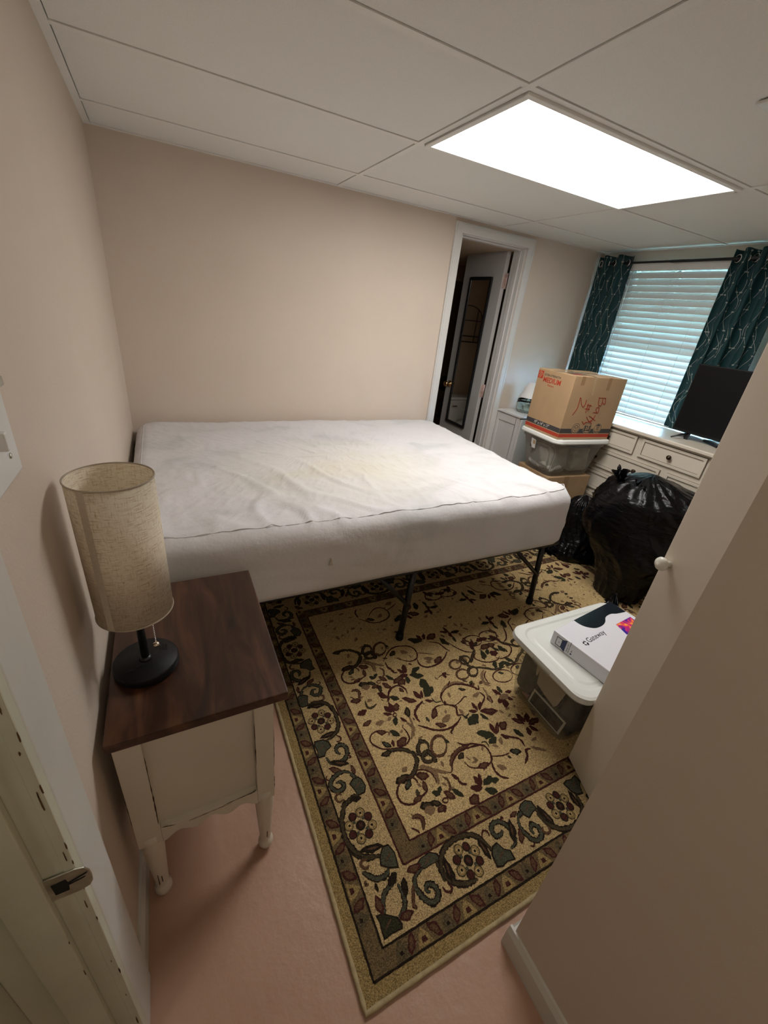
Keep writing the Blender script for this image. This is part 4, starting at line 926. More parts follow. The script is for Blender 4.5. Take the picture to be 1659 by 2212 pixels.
# ------------------------------------------------------------------ mattress
def rrect(hx, hy, r, n=10, dens=.03):
    r = min(r, hx-.001, hy-.001); P_ = []
    cs = [(hx-r, hy-r, 0), (-hx+r, hy-r, 90), (-hx+r, -hy+r, 180), (hx-r, -hy+r, 270)]
    for i, (cx, cy, a0) in enumerate(cs):
        for k in range(n+1): a = math.radians(a0+90*k/n); P_.append((cx+r*math.cos(a), cy+r*math.sin(a)))
        nx, ny, na = cs[(i+1) % 4]; e = P_[-1]; a = math.radians(na); s = (nx+r*math.cos(a), ny+r*math.sin(a))
        m = max(1, int(((2*(hx if i % 2 == 0 else hy)))/dens))
        for k in range(1, m): P_.append((e[0]+(s[0]-e[0])*k/m, e[1]+(s[1]-e[1])*k/m))
    return P_
def mattress():
    cx, cy, hx, hy = 1.040, -.765, 1.022, .752; zb, zt = .452, .762
    root = empty('mattress', (cx, cy, zb), label='bare double mattress in a thin wrinkled white cover on the black bed frame', cat='mattress')
    nx, ny = 170, 130; v = []; f = []
    base = rrect(1, 1, .2)
    # stacked rings (sides) then dense grid on top is replaced by concentric rings
    prof = [(.92, 0.0), (.30, 0.0), (.05, .0), (.012, .006), (.0, .03)]+[(.0, .03+.20*k/12) for k in range(1, 13)]+[(.002, .25), (.008, .272), (.020, .290), (.038, .302), (.060, .309)]+[(.060+.60*(k/46.0), .310) for k in range(1, 47)]+[(.66+.085*k/6, .310) for k in range(1, 6)]
    rings = []
    ref = rrect(hx, hy, .075, 12, .014)
    for ins, z in prof:
        ring = []
        for (x, y) in ref:
            ix = min(ins, hx*.999); iy = min(ins, hy*.999); ring.append((x*(1-ix/hx), y*(1-iy/hy), z))
        rings.append(ring)
    n = len(ref)
    def disp(x, y, z):
        X, Y = x+cx, y+cy
        if z > .29:
            q = noise.noise(Vector((X*3.2, Y*3.2, 0)))*.006+noise.noise(Vector((X*8, Y*8, 4)))*.0022
            fold = max(0, 1-abs(noise.noise(Vector((X*5.5+Y*2.5, Y*1.6-X*1.2, 2)))*7))   # long soft folds
            near = max(0, min(1, (-Y-.35)/.8))
            q += .018*fold*near*(.5+.5*noise.noise(Vector((X*2, Y*2, 9))))
            cr = max(0, 1-abs(noise.noise(Vector((X*16, Y*13, 7)))*9)); q += .0042*cr
            for (a, c_, s, hh) in ((1.98, -1.46, .10, .012),): q += hh*math.exp(-((X-a)**2+(Y-c_)**2)/s**2)
            zz = z+q*min(1, (z-.29)/.015)
            return x, y, zz
        k = min(1, z/.06)*min(1, (.29-z)/.06) if z > 0 else 0
        w_ = noise.noise(Vector((X*2.2+Y*2.2, z*7, 3)))*.010+noise.noise(Vector(((X-Y)*7+z*9, z*16, 5)))*.004+max(0, 1-abs(noise.noise(Vector(((X+Y)*3+z*6, z*10, 1)))*8))*.004
        l = math.hypot(x/hx, y/hy) or 1
        ox = (1 if x > 0 else -1)*(1 if abs(x) > hx-.08 else 0); oy = (1 if y > 0 else -1)*(1 if abs(y) > hy-.08 else 0)
        return x+ox*w_*k*.6, y+oy*(w_*k*(1.0 if y < 0 else .3)), z+(0 if z > .03 else .006*noise.noise(Vector((X*2.5, Y*2.5, 0))))
    for R_2 in rings: v += [disp(*p) for p in R_2]
    for i in range(len(rings)-1):
        for k in range(n): f.append((i*n+k, i*n+(k+1) % n, (i+1)*n+(k+1) % n, (i+1)*n+k))
    f.append(tuple(range(n))[::-1]); f.append(tuple((len(rings)-1)*n+k for k in range(n)))
    b = MB(); b.add(v, f, 0, True); b.build('cover', M['sheet'], root)
    # stitched seam round the top edge
    seam = rrect(hx-.045, hy-.045, .06, 8, .03); b = MB(); b.tube([(p[0], p[1], disp(p[0], p[1], .3055)[2]-.0006) for p in seam], .0018, 6, closed=True); b.build('seam', M['seamc'], root)
    # small tear low on the near side
    b = MB(); b.prism([(-.345, .135), (-.330, .135), (-.337, .165)], 'y', -hy-.012, -hy-.004); b.build('fabric_tear', M['cloth2'], root)
M['seamc'] = mat('seam thread', (.66, .65, .65), .9, .05)
mattress()
# ------------------------------------------------------------------ bed frame
bf = empty('bed_frame', (1.04, -.765, 0), label='black folding metal platform bed frame with splayed legs on the rug', cat='bed frame')
b = MB(); fx0, fx1, fy0, fy1 = -.995, .985, -.70, .70; z = .432
for y in (fy0, 0, fy1): b.tube([(fx0, y, z), (fx1, y, z)], .013, 10)
for x in (fx0, 0, fx1): b.tube([(x, fy0, z), (x, fy1, z)], .013, 10)
for k in range(26): x = fx0+(fx1-fx0)*(k+.5)/26; b.tube([(x, fy0, z+.010), (x, fy1, z+.010)], .0035, 6)
b.tube([(fx1-.02, fy0, z), (fx1+.045, fy0-.006, z+.004), (fx1+.062, fy0+.02, z+.016), (fx1+.058, fy0+.06, z+.022)], .010, 10)
b.build('frame_rails', M['black'], bf)
for y in (fy0+.02, 0, fy1-.02):
    for xf, xt, bxx in ((-.78, -.82, -.64), (.085, .115, -.085), (.975, .950, .735)):
        l = MB(); yo = -.012 if y < -.1 else 0
        l.tube([(xf, y-.0+yo, .036), (xt, y, z)], .0155, 12); l.build('leg', M['black'], bf)
        l = MB(); zb = .22 if bxx < xf+.02 or True else .2; fr = .235/.432; l.tube([(xf+(xt-xf)*fr, y+yo, .225), (bxx, y, z)], .0115, 10); l.build('brace', M['black'], bf)
        l = MB(); l.lathe([(.018, .0128), (.020, .018), (.019, .05), (.0155, .052)], (xf-.001, y+yo, 0), 14); l.build('foot_cap', M['blackmat'], bf)

# ------------------------------------------------------------------ nightstand
ns = empty('nightstand', (.19, -1.86, 0), label='cream distressed nightstand with dark walnut top against the left wall', cat='nightstand')
ox, oy = .19, -1.86
def nb(a, c): return (a[0]-ox, a[1]-oy, a[2]), (c[0]-ox, c[1]-oy, c[2])
MB().box(*nb((.018, -2.120, .655), (.384, -1.600, .680))).build('tabletop', M['wood'], ns, .003)
MB().box(*nb((.030, -2.090, .285), (.345, -1.620, .6545))).build('body', M['cream'], ns, .003)
y0, y1 = -2.107-oy, -2.088-oy; S_ = lambda p: [(q[0]-ox, q[1]) for q in p]
b = MB(); b.prism(S_([(.026, .272), (.078, .272), (.078, .6545), (.026, .6545)]), 'y', y0, y1); b.prism(S_([(.306, .272), (.351, .272), (.351, .6545), (.306, .6545)]), 'y', y0, y1)
sk = []
for i in range(33):
    t = i/32; u = abs(2*t-1); zz = .283-.010*u+(.010*math.cos(u*PI*3.0)+.004); sk.append((.078+.228*t, zz))
b.prism(S_([(.078, .322)]+sk+[(.306, .322)]), 'y', y0, y1)
b.build('side_frame', M['cream'], ns, .0015)
b = MB(); yy = y0-.0004; rr = random.Random(9)
def wearline(p, q, wd, y=yy):
    n = 14; L_, R__ = [], []
    dx, dz = q[0]-p[0], q[1]-p[1]; l = math.hypot(dx, dz)
    for i in range(n+1):
        t = i/n; ww = wd*(.25+.75*abs(noise.noise(Vector((t*5+p[0]*40, q[1]*30, 0))))*1.8)*min(1, 6*min(t, 1-t)+.1)
        L_.append((p[0]+dx*t-dz/l*ww, p[1]+dz*t+dx/l*ww)); R__.append((p[0]+dx*t+dz/l*ww, p[1]+dz*t-dx/l*ww))
    b.prism(S_(L_+R__[::-1]), 'y', y, y+.0006)
for a, c, wd in (((.079, .60), (.078, .46), .0012), ((.0785, .47), (.0765, .345), .0022), ((.305, .59), (.306, .43), .0016), ((.30, .325), (.22, .320), .0014), ((.24, .3165), (.14, .312), .0013), ((.11, .318), (.082, .328), .0020), ((.303, .331), (.288, .322), .0022), ((.351, .55), (.351, .40), .0010), ((.351, .36), (.351, .31), .0008), ((.0262, .52), (.0262, .36), .0010), ((.206, .6515), (.213, .650), .0015)):
    b = MB(); wearline(a, c, wd); b.build('worn_streak', M['wear'], ns)
for i, (lx, ly) in enumerate(((.052, -2.085), (.326, -2.085), (.052, -1.645), (.326, -1.645))):
    b = MB(); b.lathe([(.026, .300), (.026, .272), (.0235, .262), (.0265, .254), (.0255, .24), (.0165, .065), (.0145, .050), (.018, .044), (.0215, .034), (.0215, .024), (.016, .010), (.008, .0), (0, 0)], (lx-ox, ly-oy, 0), 24)
    o = b.build('leg', M['cream'], ns)
    if i < 2:
        b = MB()
        for (dx, z0_, z1_) in ((-.004, .075, .125), (.004, .085, .112)) if i == 0 else ((.002, .075, .105),):
            r_ = .0165+(z0_-.065)/.175*.009; b.prism([(lx-ox+dx-.0009, z0_), (lx-ox+dx+.0009, z0_), (lx-ox+dx+.0012, z1_), (lx-ox+dx-.0006, z1_)], 'y', ly-oy-r_-.0022, ly-oy-r_+.004)
        w_ = b.build('worn_streak', M['wear'], o)
for (z0_, z1_) in ((.30, .465), (.48, .645)):
    b = MB(); b.box((.345-ox, -2.06-oy, z0_), (.352-ox, -1.65-oy, z1_)); dw = b.build('drawer', M['cream'], ns, .002)
    b = MB(); b.lathe([(.008, 0), (.008, .012), (.015, .018), (.015, .026), (0, .03)], (.352-ox, -1.855-oy, (z0_+z1_)/2), 18, axis='x'); b.build('knob', M['bronze'], dw)
# ------------------------------------------------------------------ table lamp
lm = empty('table_lamp', (.0935, -1.930, .680), label='small table lamp with beige linen drum shade and round black base on the nightstand', cat='lamp')
b = MB(); b.lathe([(.060, 0), (.067, .002), (.069, .006), (.069, .022), (.066, .026), (0, .0262)], n=48); base = b.build('base', M['blackmat'], lm)
b = MB()
for dx, dy in ((.030, .030), (.0365, .026), (.043, .022)): b.box((dx-.0018, dy-.010, .0262), (dx+.0018, dy+.010, .0268))
b.build('power_outlet', M['dark'], base)
b = MB()
for dx, dy in ((-.030, -.030), (-.012, -.022)): b.box((dx-.007, dy-.004, .0262), (dx+.007, dy+.004, .0268))
b.build('usb_port', M['screen'], base)
b = MB(); b.tube([(0, 0, .024), (0, 0, .30)], .0085, 18); b.lathe([(.014, .0262), (.012, .030), (.0085, .034)], n=18); b.lathe([(.017, .21), (.017, .27), (.012, .275)], n=18); b.build('pole', M['black'], lm)
b = MB(); R_ = .0735; zs0, zs1 = .175, .487; n = 64; prof = [(R_-.0012, zs0), (R_, zs0+.001), (R_, zs1-.001), (R_-.0012, zs1)]
b.lathe([(R_-.0016, zs0+.001), (R_, zs0), (R_, zs1), (R_-.0016, zs1-.001), (R_-.0016, zs0+.001)], n=n, caps=False); sh = b.build('lamp_shade', M['shade'], lm)
M['rim'] = mat('shade rim fabric', (.42, .36, .28), .8, .1, 40)
for z in (zs0, zs1): MB().tube([(R_*math.cos(2*PI*k/64), R_*math.sin(2*PI*k/64), z) for k in range(64)], .0016, 6, closed=True).build('shade_rim', M['rim'], sh)
for k in range(3): a = 2*PI*k/3+.5; MB().tube([(.012*math.cos(a), .012*math.sin(a), .27), (R_*math.cos(a), R_*math.sin(a), .295)], .0012, 6).build('shade_arm', M['black'], sh)
b = MB(); a0 = math.radians(236); pr_ = [(R_*1.006*math.cos(a0+q), R_*1.006*math.sin(a0+q)) for q in (-.10, 0, .10)]
b.add([(p[0], p[1], z) for z in (zs0, zs1) for p in pr_], [(0, 1, 4, 3), (1, 2, 5, 4)], 0); b.build('shade_seam', mat('seam fabric', (.56, .49, .385), .9, .1, 200), sh)
b = MB()
for k in range(26): b.sphere((.027, -.010, .175+.03-.0050*k), .0018, n=8)
ch = b.build('pull_chain', M['chrome'], lm); b = MB(); b.sphere((.027, -.010, .069), .0075, n=14, sc=(1, 1, .85)); b.build('chain_knob', M['champ'], ch)
# ------------------------------------------------------------------ closet door, folded open
hx_, hy_ = 1.330, -2.566; fx_, fy_ = 1.449, -2.259
d2 = empty('door_2', (hx_, hy_, 0)); d2['kind'] = 'structure'
ang = math.atan2(fy_-hy_, fx_-hx_); Lp = math.hypot(fx_-hx_, fy_-hy_)
p1 = MB().box((0, -.030, .02), (Lp, 0, 2.0)).build('door_panel', M['pillar'], d2, .002); p1.rotation_euler = (0, 0, ang)
p2 = MB().box((0, 0, .02), (Lp, .030, 2.0)).build('door_panel', M['pillar'], d2, .002); p2.location = (fx_-hx_+.058, fy_-hy_-.002, 0); p2.rotation_euler = (0, 0, -ang)
p2.rotation_euler = (0, 0, math.atan2(-(fy_-hy_), .14))
b = MB(); b.lathe([(.010, 0), (.009, .010), (.011, .014), (.0185, .019), (.0205, .026), (.0175, .033), (.009, .037), (0, .038)], (Lp-.026, 0, .935), 28, axis='y'); b.build('door_knob', M['knobw'], p1)
# ------------------------------------------------------------------ rounded tote with lid
def tote(name, loc, rz, L_, W_, z0, z1, ztop, inset, label, group, body_m, over=.018, rad=.05):
    root = empty(name, loc, rz, label=label, cat='storage bin', group=group)
    def ring(ins, z, r): return [(p[0], p[1], z) for p in rrect(L_/2-ins, W_/2-ins, r, 8, 9.0)]
    rs = [ring(inset+.012, z0, rad*.7), ring(inset+.002, z0+.008, rad), ring(inset*.5, z0+(z1-z0)*.6, rad), ring(.008, z1-.035, rad), ring(.0, z1-.03, rad), ring(.0, z1, rad)]
    b = MB(); n = len(rs[0]); v = [p for r in rs for p in r]; f = [tuple(range(n))[::-1]]
    for i in range(len(rs)-1):
        for k in range(n): f.append((i*n+k, i*n+(k+1) % n, (i+1)*n+(k+1) % n, (i+1)*n+k))
    b.add(v, f, 0, True); b.build('tote_body', body_m, root)
    def lr(ins, z): return [(p[0], p[1], z) for p in rrect(L_/2-ins, W_/2-ins, rad+.01, 8, 9.0)]
    q = [lr(.006, z1-.004), lr(-over, z1-.006), lr(-over-.003, z1+.002), lr(-over, ztop-.004), lr(-over+.008, ztop), lr(.012, ztop), lr(.020, ztop-.004), lr(.034, ztop-.004), lr(.042, ztop-.001)]
    b = MB(); n = len(q[0]); v = [p for r in q for p in r]; f = [tuple(range(n))[::-1], tuple((len(q)-1)*n+k for k in range(n))]
    for i in range(len(q)-1):
        for k in range(n): f.append((i*n+k, i*n+(k+1) % n, (i+1)*n+(k+1) % n, (i+1)*n+k))
    b.add(v, f, 0, False); b.build('tote_lid', M['lid'], root, .0)
    return root
def blob(name, c, r, sc, m, seed, label, cat, amp=.25, fr=6.0, zmin=None, rz=0.0, group=None, ex=.42):
    v = []; f = []; n, mm = 40, 24
    for i in range(mm+1):
        t = PI*i/mm
        for k in range(n):
            a = 2*PI*k/n; d = Vector((math.sin(t)*math.cos(a), math.sin(t)*math.sin(a), math.cos(t)))
            e = [math.copysign(abs(q)**ex, q) for q in d]
            q = 1+amp*noise.noise(d*fr*.3+Vector((seed, 0, 0)))+amp*.35*noise.noise(d*fr+Vector((0, seed, 0)))
            p = (e[0]*r*sc[0]*q, e[1]*r*sc[1]*q, e[2]*r*sc[2]*q)
            if zmin is not None: p = (p[0], p[1], max(p[2], zmin-c[2]))
            v.append(p)
    for i in range(mm):
        for k in range(n): f.append((i*n+k, (i+1)*n+k, (i+1)*n+(k+1) % n, i*n+(k+1) % n))
    b = MB(); b.add(v, f, 0, True); o = b.build(name, m, None, loc=c, rz=rz); return tag(o, label, cat, group)
# near tote with laptop carton
TL, TW = .590, .370; tc = (1.717, -2.058); tr = math.radians(-1.2)
tote('storage_tote', (tc[0], tc[1], 0), tr, TL, TW, .0125, .312, .336, .034, 'clear storage tote with white lid on the rug, laptop carton lying on it', 'clear storage totes', M['clear'])
q = bx('tote_latch', (-.004, -.045, -.012), (.004, .045, .008), M['clear'])
q.parent = bpy.data.objects['storage_tote']; q.location = (-TL/2-.019, 0, .315)
blob('folded_cloth', (1.575, -1.960, .158), .10, (1.02, .56, 1.36), M['cloth1'], 3, 'dark grey cloth bundled in the left end of the near clear tote', 'cloth', .16, 8, .016)
blob('folded_cloth', (1.60, -2.165, .150), .10, (1.0, .44, 1.30), M['cloth1'], 9, 'dark cloth bundled in the right end of the near clear tote', 'cloth', .16, 8, .016)
blob('folded_cloth', (1.85, -2.06, .14), .10, (1.15, 1.2, 1.2), M['cloth2'], 5, 'pale cloth in the back half of the near clear tote', 'cloth', .12, 8, .016)
def sheet_of(name, yz, x0, x1, zr, m, label, cat, th=.003):   # upright card behind the tapered tote wall; x follows the wall
    b = MB(); f = lambda y, z: (x0+(x1-x0)*(zr[1]-z)/(zr[1]-zr[0]))
    n = len(yz); v = [(f(*p), p[0], p[1]) for p in yz]+[(f(*p)+th, p[0], p[1]) for p in yz]
    b.add(v, [tuple(range(n)), tuple(range(n, 2*n))[::-1]]+[(i, (i+1) % n, n+(i+1) % n, n+i) for i in range(n)])
    o = b.build(name, m); return tag(o, label, cat)
XA, XB = 1.4620, 1.4850; ZR = (.02, .30)
pp = empty('framed_photo', (0, 0, 0), label='dark photograph with a pale border standing against the side of the near tote', cat='photograph')
Q_ = [(-1.998, .020), (-2.173, .018), (-2.186, .110), (-2.010, .113)]
a = sheet_of('photo_border', Q_, XA, XB, ZR, M['pwhite'], None, None); a.parent = pp
c0 = (sum(p[0] for p in Q_)/4, sum(p[1] for p in Q_)/4); a = sheet_of('photo_print', [(c0[0]+(p[0]-c0[0])*.90, c0[1]+(p[1]-c0[1])*.80) for p in Q_], XA-.0012, XB-.0012, ZR, M['photo'], None, None, .001); a.parent = pp
sheet_of('paper_sheet', [(-1.985, .275), (-1.999, .150), (-2.06, .128), (-2.113, .116), (-2.124, .135), (-2.137, .200), (-2.145, .24), (-2.14, .275)], XA+.006, XB+.006, ZR, M['paper'], 'large beige paper sheet standing behind the dark photograph in the near tote', 'paper')
sheet_of('greeting_card', [(-1.952, .144), (-1.931, .090), (-1.985, .086), (-2.000, .128)], XA+.003, XB+.003, ZR, M['orange'], 'orange brown card at the left end of the near tote', 'card')
sheet_of('greeting_card', [(-1.956, .026), (-1.992, .022), (-2.004, .112), (-1.97, .080)], XA+.002, XB+.002, ZR, M['pinkc'], 'pink card beside the dark photograph in the near tote', 'card')
# laptop carton
a7 = math.radians(7.0); lb = empty('laptop_box', (1.518, -1.977, .3362), a7, label='flat white laptop carton with black glossy wave lying on the near tote lid', cat='box')
LW, LD, LH = .425, .265, .064
MB().box((0, -LD, 0), (LW, 0, LH)).build('carton', M['laptopbox'], lb, .003)
ca, sa = math.cos(a7), math.sin(a7)
def loc7(x, y): dx, dy = x-1.518, y+1.977; return (dx*ca+dy*sa, -dx*sa+dy*ca)
bk_ = [(1.652, -1.962), (1.659, -1.995), (1.678, -2.017), (1.707, -2.031), (1.748, -2.030), (1.783, -2.018), (1.815, -1.996), (1.858, -1.989), (1.888, -1.997), (1.944, -2.003)]
pb = [loc7(*p) for p in bk_]; pb[0] = (pb[0][0], -.0015); sm_ = smooth(pb, 5); poly = [(min(LW-.002, p[0]), min(-.001, p[1])) for p in sm_]+[(LW-.002, -.0015)]
b = MB(); b.prism(poly, 'z', LH+.0001, LH+.0005); b.build('black_wave_print', M['foil'], lb)
b = MB(); b.box((.128, -.0001, .004), (LW-.002, .0004, LH-.002)); b.build('side_print', M['foil'], lb)
def picm():
    m = bpy.data.materials.new('flame picture'); m.use_nodes = True; N = m.node_tree.nodes; L = m.node_tree.links; b = N['Principled BSDF']; b.inputs['Roughness'].default_value = .3
    tc = N.new('ShaderNodeTexCoord'); n = N.new('ShaderNodeTexNoise'); n.inputs['Scale'].default_value = 26; n.inputs['Distortion'].default_value = 1.2; L.new(tc.outputs['Object'], n.inputs[0]); rp = N.new('ShaderNodeValToRGB'); L.new(n.outputs[0], rp.inputs[0])
    e = rp.color_ramp.elements; e[0].position = .40; e[0].color = (.04, .02, .32, 1); e[1].position = .66; e[1].color = (.95, .42, .05, 1); k = e.new(.5); k.color = (.55, .02, .22, 1); k = e.new(.58); k.color = (.85, .05, .10, 1)
    L.new(rp.outputs[0], b.inputs['Base Color']); return m
pc = [loc7(*p) for p in ((1.816, -2.046), (1.930, -2.034), (1.930, -2.100), (1.804, -2.106))]
b = MB(); b.prism(pc, 'z', LH+.0001, LH+.0004); b.build('picture_print', picm(), lb)
gx, gy = loc7(1.603, -2.084)
text_mesh('Gateway', .034, 'brand_lettering', M['blackmat'], lb, frame((gx, gy, LH+.0002), (1, -.0, 0), (0, 1, 0)), align='LEFT', ext=.0002)
b = MB(); cx_, cy_ = gx-.018, gy+.006
for (dx, dy, r, a) in ((-.006, .006, .0045, .6), (.005, .008, .004, 2.2), (-.007, -.005, .004, 2.4), (.006, -.006, .0055, .9)):
    b.prism([(cx_+dx+r*1.5*math.cos(t)*math.cos(a)-r*.75*math.sin(t)*math.sin(a), cy_+dy+r*1.5*math.cos(t)*math.sin(a)+r*.75*math.sin(t)*math.cos(a)) for t in [2*PI*k/12 for k in range(12)]], 'z', LH+.0001, LH+.0004)
b.build('spot_logo', M['blackmat'], lb)
b = MB(); X_ = -.0004
def sq(pts, mi, th=.0004): b.prism(pts, 'x', X_-th, .0, mi)
sq([(-.022, .010), (-.022, .050), (-.024, .050), (-.024, .010)], 0); sq([(-.046, .010), (-.046, .050), (-.048, .050), (-.048, .010)], 0); sq([(-.022, .048), (-.048, .048), (-.048, .050), (-.022, .050)], 0); sq([(-.022, .010), (-.048, .010), (-.048, .012), (-.022, .012)], 0)
sq([(-.048, .012), (-.048, .050), (-.066, .060), (-.066, .003)], 1); sq([(-.034, .028), (-.036, .033), (-.037, .027)], 0)
b.build('laptop_icon', [M['blackmat'], M['navy']], lb)
for (yy_, s) in ((-.076, 'Gateway 15.6"'), (-.084, 'Ultra Slim Notebook')):
    text_mesh(s, .0065, 'small_print', M['blackmat'], lb, frame((-.0003, yy_, .012), (0, 0, 1), (0, 1, 0)), align='LEFT', ext=.0001)
b = MB(); b.prism([(-.094+.0035*math.cos(2*PI*k/14), .016+.0035*math.sin(2*PI*k/14)) for k in range(14)], 'x', -.0006, 0); b.build('colour_dot', M['navy'], lb)
text_mesh('Blue', .0065, 'small_print', M['blackmat'], lb, frame((-.0003, -.096, .024), (0, 0, 1), (0, 1, 0)), align='LEFT', ext=.0001)
# ------------------------------------------------------------------ stack at the foot of the bed
N0 = (2.554, -.870); ay = math.radians(-4.5); BL, BD, BH = .472, .345, .420
lw = empty('cardboard_box', (N0[0], N0[1], .0), ay, label='plain cardboard box on the floor under the clear tote, beside the bed', cat='cardboard box')
MB().box((.045, .015, .001), (.455, .355, .540)).build('carton', M['card'], lw, .004)
b = MB(); b.box((.045, .181, .5401), (.455, .189, .5408)); b.box((.20, .0146, .44), (.25, .0151, .5405)); b.build('tape', M['tapec'], lw)
t2 = tote('storage_tote', (N0[0]+math.cos(ay)*.238-math.sin(ay)*.172, N0[1]+math.sin(ay)*.238+math.cos(ay)*.172, 0), ay, .480, .375, .5425, .806, .829, .045, 'clear storage tote with white lid stacked between two cardboard boxes', 'clear storage totes', M['frost'])
c2 = t2.location
b = MB()
def striped():
    m = bpy.data.materials.new('striped knit'); m.use_nodes = True; N = m.node_tree.nodes; L = m.node_tree.links; bb = N['Principled BSDF']; bb.inputs['Roughness'].default_value = .9
    tc = N.new('ShaderNodeTexCoord'); wv = N.new('ShaderNodeTexWave'); wv.inputs['Scale'].default_value = 26; wv.inputs['Distortion'].default_value = 1.4; L.new(tc.outputs['Object'], wv.inputs[0]); rp = N.new('ShaderNodeValToRGB'); L.new(wv.outputs[0], rp.inputs[0])
    rp.color_ramp.elements[0].color = (.26, .26, .24, 1); rp.color_ramp.elements[0].position = .2; rp.color_ramp.elements[1].color = (.50, .48, .42, 1); rp.color_ramp.elements[1].position = .5; L.new(rp.outputs[0], bb.inputs['Base Color']); return m
blob('folded_cloth', (c2.x-.12, c2.y-.01, .665), .105, (.82, 1.25, 1.02), striped(), 12, 'ribbed grey knit bedding in the left half of the stacked tote', 'cloth', .10, 7, .547, ay)
blob('folded_cloth', (c2.x+.09, c2.y-.03, .655), .100, (.98, 1.1, .92), M['cloth2'], 21, 'pale rumpled cloth in the right half of the stacked tote', 'cloth', .14, 9, .547, ay)
blob('folded_cloth', (c2.x+.075, c2.y-.02, .768), .055, (1.75, 2.2, .40), M['cloth3'], 31, 'blue cloth lying on top inside the stacked tote', 'cloth', .16, 9, None, ay)
b = MB(); b.prism([(.035, .71), (.085, .70), (.088, .765), (.045, .770)], 'x', -.0005, 0.0, 0); 
lab = empty('tote_label', (0, 0, 0)); lab.parent = t2
b = MB(); th_ = -.480/2
b.add([(th_-.002, .062, .775), (th_-.002, .012, .770), (th_+.006, .014, .705), (th_+.006, .060, .705)], [(0, 1, 2, 3)], 0)
b.add([(th_-.0035, .040, .765), (th_-.0035, .016, .762), (th_+.002, .018, .735), (th_+.002, .040, .735)], [(0, 1, 2, 3)], 1)
b.add([(th_-.003, .062, .730), (th_-.003, .050, .728), (th_+.004, .048, .708), (th_+.004, .060, .708)], [(0, 1, 2, 3)], 2)
bpy.data.objects.remove(lab); b.build('tote_label', [M['pwhite'], M['card2'], M['ink']], t2)
tp = empty('cardboard_box', (N0[0], N0[1], .8295), ay, label='cardboard moving box with red lettering and handwriting, topmost of its stack', cat='cardboard box')
MB().box((0, 0, 0), (BL, BD, BH)).build('carton', M['card'], tp, .003)
b = MB()   # flap joint, tape
b.box((.002, BD/2-.0015, BH), (BL-.002, BD/2+.0015, BH+.0012)); b.build('flap_seam', M['ink'], tp)
b = MB(); b.box((0.0, BD/2-.03, BH+.0004), (BL, BD/2+.03, BH+.0016)); b.prism([(.185, .302), (.196, .302), (.191, BH), (.168, BH)], 'y', -.0006, 0); b.prism([(.160, BH), (.200, BH)]+[(.200, BH+.001), (.160, BH+.001)], 'y', 0, BD*.9)
b.prism([(.0, BH-.015), (.02, BH-.010), (.016, BH), (-.0006, BH)], 'y', -.0006, .0); b.build('clear_tape', M['tape'], tp)
for a, c in (((.060, -.0006, .365), (.092, 0, BH)), ((.300, -.0006, .340), (.330, 0, BH))): MB().box(a, c).build('paper_tape', M['tapec'], tp)
b = MB()   # printed stripes: 0 ink 1 red 2 light
for (z0_, z1_, mi) in ((.044, .076, 0), (.0395, .0425, 2), (.0150, .0385, 1), (.0120, .0145, 2)):
    b.box((.001, -.0005, z0_), (BL-.001, 0, z1_), mi); b.box((-.0005, .001, z0_), (0, BD-.001, z1_), mi)
b.build('printed_stripes', [M['ink'], M['red'], M['card2']], tp)
b = MB()
def disc(cx, cz, r, mi, y, k=28): b.prism([(cx+r*math.cos(2*PI*i/k), cz+r*math.sin(2*PI*i/k)) for i in range(k)], 'y', y, -.0002, mi)
for cx in (.137, .243, .341):
    disc(cx, .080, .038, 1, -.0007); disc(cx, .080, .0355, 0, -.0009); disc(cx, .081, .031, 2, -.0011)
cx = .137; b.prism([(cx-.020, .068), (cx, .056), (cx+.020, .068), (cx+.020, .092), (cx, .104), (cx-.020, .092)], 'y', -.0013, 0, 0); b.prism([(cx-.017, .070), (cx-.0015, .0605), (cx-.0015, .078), (cx-.017, .087)], 'y', -.0015, 0, 2); b.prism([(cx+.017, .070), (cx+.0015, .0605), (cx+.0015, .078), (cx+.017, .087)], 'y', -.0015, 0, 2); b.prism([(cx-.016, .090), (cx, .081), (cx+.016, .090), (cx, .1)], 'y', -.0015, 0, 2)
cx = .243; b.prism([(cx-.026, .060), (cx+.026, .060), (cx+.026, .098), (cx-.026, .098)], 'y', -.0013, 0, 0); b.prism([(cx-.014, .066), (cx-.004, .066), (cx-.004, .094), (cx-.014, .094)], 'y', -.0015, 0, 2); b.prism([(cx+.004, .070), (cx+.014, .070), (cx+.014, .098), (cx+.004, .098)], 'y', -.0015, 0, 2)
cx = .341; b.prism([(cx-.024, .096), (cx+.024, .096), (cx, .112)], 'y', -.0013, 0, 0); b.prism([(cx-.020, .056), (cx+.020, .056), (cx+.020, .060), (cx-.020, .060)], 'y', -.0013, 0, 0); 
for z in (.068, .077, .086): b.box((cx-.014, -.0013, z), (cx+.014, 0, z+.004), 0)
b.build('printed_icons', [M['ink'], M['card2'], M['card']], tp)
Lf = lambda d, z: (-.0004, d, z)
text_mesh('MEDIUM', .047, 'size_lettering', M['red'], tp, frame(Lf(.281, .3375), (0, -1, 0), (0, 0, 1)), align='LEFT', ext=.0003, sx=.98, bold=.0010)
text_mesh('EXTRA STRENGTH', .0205, 'strength_lettering', M['ink'], tp, frame(Lf(.279, .3785), (0, -1, 0), (0, 0, 1)), align='LEFT', ext=.0003, sx=.92)
text_mesh('Mediano', .018, 'spanish_lettering', M['red'], tp, frame(Lf(.225, .315), (0, -1, 0), (0, 0, 1)), align='LEFT', ext=.0003)
